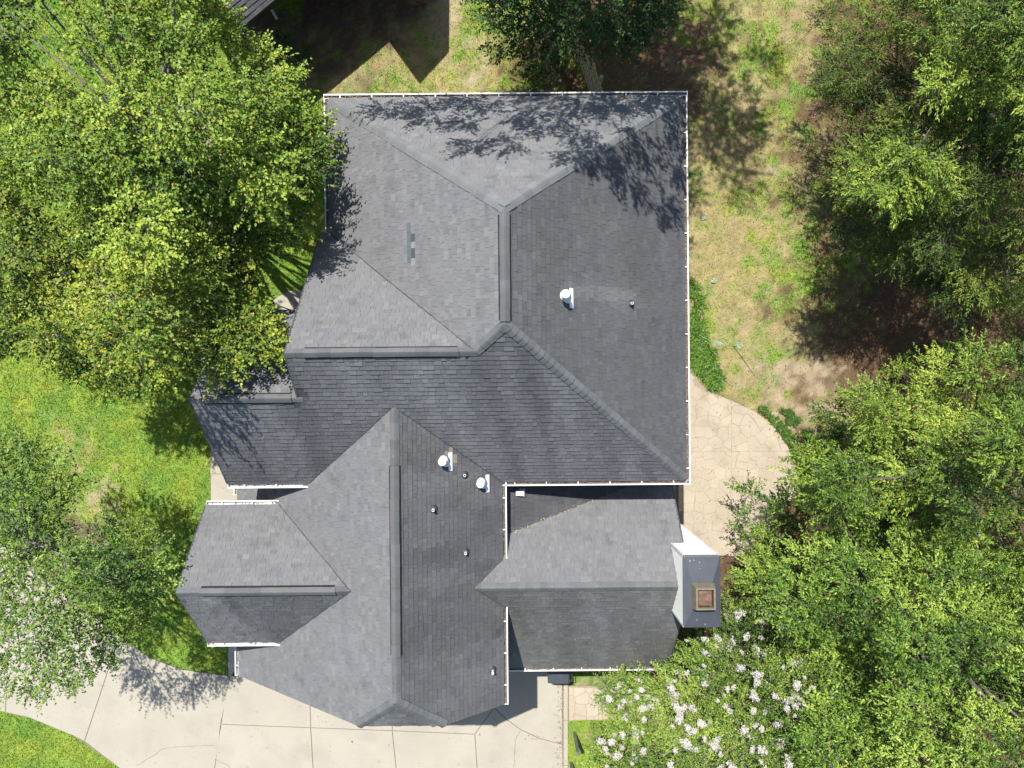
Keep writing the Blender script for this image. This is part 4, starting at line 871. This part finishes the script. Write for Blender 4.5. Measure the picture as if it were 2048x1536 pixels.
tree('willow_oak', 'tall willow oak with bright drooping sprays in upper right corner', P(1890, 180)[:2], lobG, (.115, .034), 2.2, WILLOW, 'bark', 9, .22, per=18, droop=.1, curl=.4)
outH = [(1690, 775), (1740, 765), (1800, 790), (1840, 770), (1850, 710), (1930, 690), (2010, 710), (2080, 690), (2300, 720), (2350, 1000), (2250, 1180), (2080, 1180), (1950, 1150), (1850, 1080), (1760, 1060), (1700, 1000), (1600, 1000), (1620, 930), (1690, 900), (1715, 850)]
lobH = sample_lobes(outH, 4.2, 7.0, .78, 90, rg, dmax=170, jitter=2.6, sp=1.2); lobH += [(x, y, max(1.5, z-2.4), r*.9) for x, y, z, r in lobH if rg.random() < .5]
tree('willow_oak', 'bright green willow oak on the right below the leaf litter', P(1880, 880)[:2], lobH, (.105, .040), 2.2, WILLOW, 'bark', 10, .2, per=18, curl=.4)
outI = [(1512, 1045), (1522, 1008), (1555, 980), (1600, 985), (1650, 960), (1750, 1000), (1850, 1050), (1960, 1120), (2080, 1150), (2250, 1180), (2300, 1500), (2200, 1700), (1800, 1700), (1640, 1600), (1600, 1480), (1640, 1380), (1620, 1290), (1560, 1250), (1540, 1190), (1530, 1120)]
lobI = sample_lobes(outI, 3.8, 6.2, .76, 140, rg, dmax=170, jitter=2.6, sp=1.2); lobI += [(x, y, max(1.5, z-2.3), r*.9) for x, y, z, r in lobI if rg.random() < .5]
tree('oak_tree', 'dense leafy oak filling the lower right corner behind the chimney', P(1800, 1250)[:2], lobI, (.098, .044), 2.2, [tuple(np.array(c)*np.array([.95, 1.02, 1.1])) for c in WILLOW], 'bark', 11, .2, per=17, curl=.45)
outJ = [(1205, 1405), (1195, 1368), (1215, 1352), (1250, 1350), (1330, 1345), (1360, 1300), (1385, 1270), (1440, 1262), (1450, 1215), (1520, 1195), (1570, 1220), (1640, 1290), (1680, 1380), (1660, 1480), (1650, 1600), (1500, 1700), (1250, 1700), (1180, 1620), (1170, 1560), (1195, 1500), (1210, 1440)]
lobJ = sample_lobes(outJ, 2.9, 4.6, .62, 78, rg, dmax=110); lobJ += [(x, y, z-.9, r*.9) for x, y, z, r in lobJ if rg.random() < .5]
fl = []
for (x, y, z, r) in lobJ[:78]:
    for _ in range(int(rg.integers(2, 9))): a_ = rg.uniform(0, 6.3); rr_ = rg.uniform(.2, .95)*r; fl.append((x+rr_*math.cos(a_), y+rr_*math.sin(a_), z+.8*math.sqrt(max(.02, r*r-rr_*rr_))+.16, rg.uniform(.38, 1.1)))
tree('crape_myrtle', 'crape myrtle covered in white flower clusters below the chimney', P(1400, 1420)[:2], lobJ, (.07, .036), 2.1, [tuple(np.array(c)*np.array([.95, .97, 1.4])) for c in BRIGHT], 'barkpale', 12, .09, yellow=.015, per=15, slen=(.22, .42), flowers=fl)
shr = sample_lobes([(545, 75), (575, 60), (610, 80), (620, 120), (600, 150), (560, 150), (540, 110)], .7, 1.1, .3, 14, rg)
tree('dark_shrub', 'small dark shrub in the shade beside the neighbouring house', P(580, 108)[:2], shr, (.06, .04), 1.6, DARK, 'bark', 13, .03, slen=(.12, .25))

# ------------------------------------------------------------------ ground cover: grass blades and leaf litter
occ = [G((421, 905), (478, 905), (478, 1352), (456, 1352), (456, 1290), (423, 1250)), drive_out, [tuple(p) for p in pat], G((1128, 1345), (1137, 1345), (1137, 1620), (1128, 1620)), G((1137, 1372), (1300, 1380), (1300, 1440), (1137, 1442)), G((548, 604), (560, 594), (580, 584), (600, 580), (640, 600), (640, 700), (560, 700))]
hous = [[(XW+.3, YN-.3), (XE-.3, YN-.3), (XE-.3, YS), (XWE-.4, YS), (XWE-.4, YWS+.3), (XGE, YWS+.3), (XGE, YGS), (XGW+.3, YGS+.2), (XGW+.3, YS), (XL+.3, YS), (XL+.3, YLN-.3), (XW+.3, YLN)]]
n = 560000; bx = RNG.uniform(-18.6, 18.6, n); by = RNG.uniform(-13.8, 13.8, n); keep = np.ones(n, bool)
for q in occ+hous: keep &= ~inpoly(bx, by, q)
bx, by = bx[keep], by[keep]; col, W = ground_color(bx, by); dens_ = W[:, 0]*1.0+W[:, 1]*.42+W[:, 4]*.04+W[:, 2]*.05; keep = RNG.random(len(bx)) < dens_
bx, by, col, W = bx[keep], by[keep], col[keep], W[keep]; n = len(bx); an = RNG.uniform(0, 6.283, n); ln = RNG.uniform(.045, .10, n)*(.75+.5*W[:, 0]); wd = RNG.uniform(.008, .016, n)
lean = RNG.uniform(.3, 1.1, n); base = np.stack([bx, by, (fbm(bx, by, .9, 2)-.5)*.05-.035], -1); dr = np.stack([np.cos(an), np.sin(an), np.zeros(n)], -1); sd = np.stack([-np.sin(an), np.cos(an), np.zeros(n)], -1)
tip = base+dr*(ln*lean)[:, None]+np.array([0, 0, 1.0])*(ln*.8)[:, None]; v = np.stack([base+sd*wd[:, None], base-sd*wd[:, None], tip], 1).reshape(-1, 3)
col = col*RNG.uniform(.5, 1.7, (n, 1))*np.array([1.05, 1.05, 1.0]); dryb = RNG.random(n) < (.06+.5*W[:, 1]); col[dryb] = np.array([.34, .29, .14])*RNG.uniform(.6, 1.2, (dryb.sum(), 1))
np_mesh('grass', v, np.arange(n*3).reshape(-1, 3), M['blade'], None, col, label='short green and straw coloured grass of the lawn', cat='grass', kind='stuff')
n = 90000; bx = RNG.uniform(-18, 18.6, n); by = RNG.uniform(-13.8, 13.8, n); keep = np.ones(n, bool)
for q in occ+hous: keep &= ~inpoly(bx, by, q)
bx, by = bx[keep], by[keep]; _, W = ground_color(bx, by); keep = RNG.random(len(bx)) < W[:, 2]*.9+W[:, 3]*.9+W[:, 4]*.08+.006; bx, by = bx[keep], by[keep]
# strays on the driveway edge and patio
ex = [P(1120+RNG.normal(0, 5), RNG.uniform(1360, 1536)) for _ in range(130)]+[P(1068+RNG.normal(0, 9), 1470+RNG.normal(0, 4)) for _ in range(16)]+[P(392+RNG.normal(0, 4), 1369+RNG.normal(0, 4)) for _ in range(12)]+[P(RNG.uniform(480, 1125), RNG.uniform(1420, 1536)) for _ in range(25)]+[P(RNG.uniform(1390, 1560), RNG.uniform(800, 1100)) for _ in range(60)]
nb0 = len(bx); bx = np.concatenate([bx, [q.x for q in ex]]); by = np.concatenate([by, [q.y for q in ex]]); n = len(bx); zz = np.full(n, -.01); zz[nb0:] = .045
C = np.stack([bx, by, zz+RNG.uniform(0, .02, n)], -1); A = RNG.normal(0, 1, (n, 3)); A[:, 2] *= .25; N = RNG.normal(0, .3, (n, 3))+np.array([0, 0, 1.0])
t = RNG.uniform(.4, 1.7, (n, 1)); cl = np.where(RNG.random((n, 1)) < .5, np.array([.16, .085, .05]), np.array([.24, .15, .09]))*t
lt = leaf_mesh('leaf_litter', C, A, N, RNG.uniform(.03, .08, n), RNG.uniform(.015, .04, n), cl, M['litterleaf'], None, label='brown fallen leaves scattered under the trees', cat='leaf litter', kind='stuff')

# border plants
def border(name, label, px_poly, n, h, cols, seed):
    rng = np.random.default_rng(seed); poly = G(*px_poly); xs = [p[0] for p in poly]; ys = [p[1] for p in poly]
    cx = rng.uniform(min(xs), max(xs), n*4); cy = rng.uniform(min(ys), max(ys), n*4); k = inpoly(cx, cy, poly); cx, cy = cx[k][:n], cy[k][:n]; m = 46; N_ = len(cx)
    an = rng.uniform(0, 6.283, (N_, m)); ln = h*rng.uniform(.5, 1.1, (N_, m)); le = rng.uniform(.2, 1.1, (N_, m)); ln *= rng.uniform(.45, 1.15, (N_, 1)); C = np.stack([cx[:, None]+rng.normal(0, .03, (N_, m)), cy[:, None]+rng.normal(0, .03, (N_, m)), np.zeros((N_, m))], -1).reshape(-1, 3)
    d = np.stack([np.cos(an)*le, np.sin(an)*le, 1.0+0*an], -1).reshape(-1, 3); d /= np.linalg.norm(d, axis=1, keepdims=True); ln = ln.ravel(); s = np.stack([-np.sin(an), np.cos(an), 0*an], -1).reshape(-1, 3)
    mid = C+d*ln[:, None]*.6; tip = mid+np.stack([d[:, 0], d[:, 1], d[:, 2]*.1-.15], -1)*ln[:, None]*.6; w_ = .009
    v = np.stack([C+s*w_, C-s*w_, mid-s*w_, mid+s*w_, tip], 1).reshape(-1, 3); b = np.arange(len(C))[:, None]*5; t = np.concatenate([b+np.array([[0, 1, 2]]), b+np.array([[0, 2, 3]]), b+np.array([[3, 2, 4]])], 1).reshape(-1, 3)
    pal = np.array(cols); c = pal[rng.integers(0, len(pal), len(C))]*rng.uniform(.7, 1.3, (len(C), 1)); o = empty(name, (poly[0][0], poly[0][1], 0), label=label, cat='border plants')
    q = np_mesh('blades', v-np.array([poly[0][0], poly[0][1], 0]), t, M['leaf'], o, np.repeat(c, 3, axis=0), kind='stuff'); return o
LG = [(.02, .06, .008), (.05, .13, .014), (.09, .20, .02), (.20, .30, .04)]
border('border_grass', 'tufted green border along the right eave above the patio', [(1372, 566), (1394, 566), (1402, 590), (1405, 640), (1420, 690), (1438, 738), (1446, 782), (1426, 776), (1404, 762), (1388, 735), (1376, 715), (1374, 640), (1390, 620), (1395, 600), (1378, 585)], 190, .33, LG, 61)
border('border_grass', 'row of low green tufts on the far curved edge of the patio', [(1518, 816), (1530, 812), (1550, 830), (1570, 850), (1590, 885), (1600, 915), (1606, 960), (1598, 955), (1592, 925), (1577, 890), (1550, 852)], 90, .22, [(.035, .085, .012), (.06, .13, .016), (.09, .17, .02)], 62)
border('border_grass', 'two small green clumps in bare soil beside the patio edge', [(1562, 820), (1575, 818), (1596, 840), (1592, 855), (1575, 845)], 26, .2, [(.035, .085, .012), (.06, .13, .016)], 63)
border('border_grass', 'upright green clump next to the dark shadow right of the patio', [(1606, 862), (1620, 860), (1630, 900), (1632, 920), (1614, 915)], 30, .3, [(.04, .10, .012), (.07, .15, .018)], 64)

# ------------------------------------------------------------------ small things
tb = empty('wheeled_bin', tuple(P(1116, 1334, .5)[:2])+(.03,), label='dark grey wheeled bin against the wall under the lower eave', cat='bin')
v = [V3(x*s, y*s, z) for z, s in ((.06, .8), (.95, 1.0)) for x, y in ((-.34, -.29), (.34, -.29), (.34, .29), (-.34, .29))]
b_ = MB(); b_.v = v; b_.f = [(0, 3, 2, 1), (4, 5, 6, 7), (0, 1, 5, 4), (1, 2, 6, 5), (2, 3, 7, 6), (3, 0, 4, 7)]; b_.build('body', M['binplastic'], tb, bevel=.03)
l_ = MB(); pr = [(-.38, .96), (-.37, 1.0), (-.25, 1.05), (.1, 1.07), (.3, 1.05), (.36, 1.0), (.36, .96)]; nn_ = len(pr)
l_.v = [V3(x, y, z) for y in (-.32, .32) for x, z in pr]; l_.f = [tuple(range(nn_)), tuple(range(2*nn_-1, nn_-1, -1))]+[(i, (i+1) % nn_, nn_+(i+1) % nn_, nn_+i) for i in range(nn_)]; l_.build('lid', M['binplastic'], tb, bevel=.012)
MB().tube([V3(.36, -.26, .98), V3(.43, -.26, 1.0), V3(.43, .26, 1.0), V3(.36, .26, .98)], .016, 8).build('handle', M['binplastic'], tb)
for y in (-.27, .27): o_ = MB().tube([V3(.30, y-.03, .11), V3(.30, y+.03, .11)], .11, 14).build('wheel', M['rubber'], tb)
for (x, y), h, lab in (((1149, 1466), 1.35, 'dark square post in the grass beside the driveway edging'), ((1142, 1526), .9, 'short dark post at the bottom edge near the driveway')):
    q = P(x, y, 0); pt = empty('garden_post', q, label=lab, cat='post'); MB().box((0, 0, h/2), (.10, .10, h)).build('shaft', M['postpaint'], pt, bevel=.008); MB().box((0, 0, h+.012), (.12, .12, .025)).build('cap', M['postpaint'], pt, bevel=.006)
for (x, y, s), lab in zip(((1407, 436, .09), (1427, 562, .10), (1478, 691, .13), (1438, 687, .11)), ('teal paint mark on dry grass near the upper right eave', 'faint teal paint mark above the tufted border', 'larger teal paint mark right of the tufted border', 'pale teal paint mark touching the tufted border')):
    q = P(x, y, 0); rr = random.Random(x); v = []; f = []
    for i in range(34):
        an = rr.uniform(0, 6.3); r_ = s*math.sqrt(rr.random()); c = V3(r_*math.cos(an), r_*math.sin(an)*.8, .012+rr.uniform(0, .03)); a2 = rr.uniform(0, 6.3); e1 = V3(math.cos(a2), math.sin(a2), .2)*.035; e2 = V3(-math.sin(a2), math.cos(a2), 0)*.012; b0 = len(v)
        v += [c-e1, c+e2, c+e1, c-e2]; f.append((b0, b0+1, b0+2, b0+3))
    o_ = mesh_obj('paint_mark', v, f, M['teal'], None, label=lab, cat='paint mark'); o_.location = (q.x, q.y, 0)
q0, q1 = P(1465, 690, .03), P(1510, 752, .03); MB().tube([q0, q0.lerp(q1, .45)+V3(.02, 0, 0), q1], [.007, .008, .005], 6).build('fallen_stick', M['stick'], label='thin dark stick lying on the dry lawn', cat='stick')
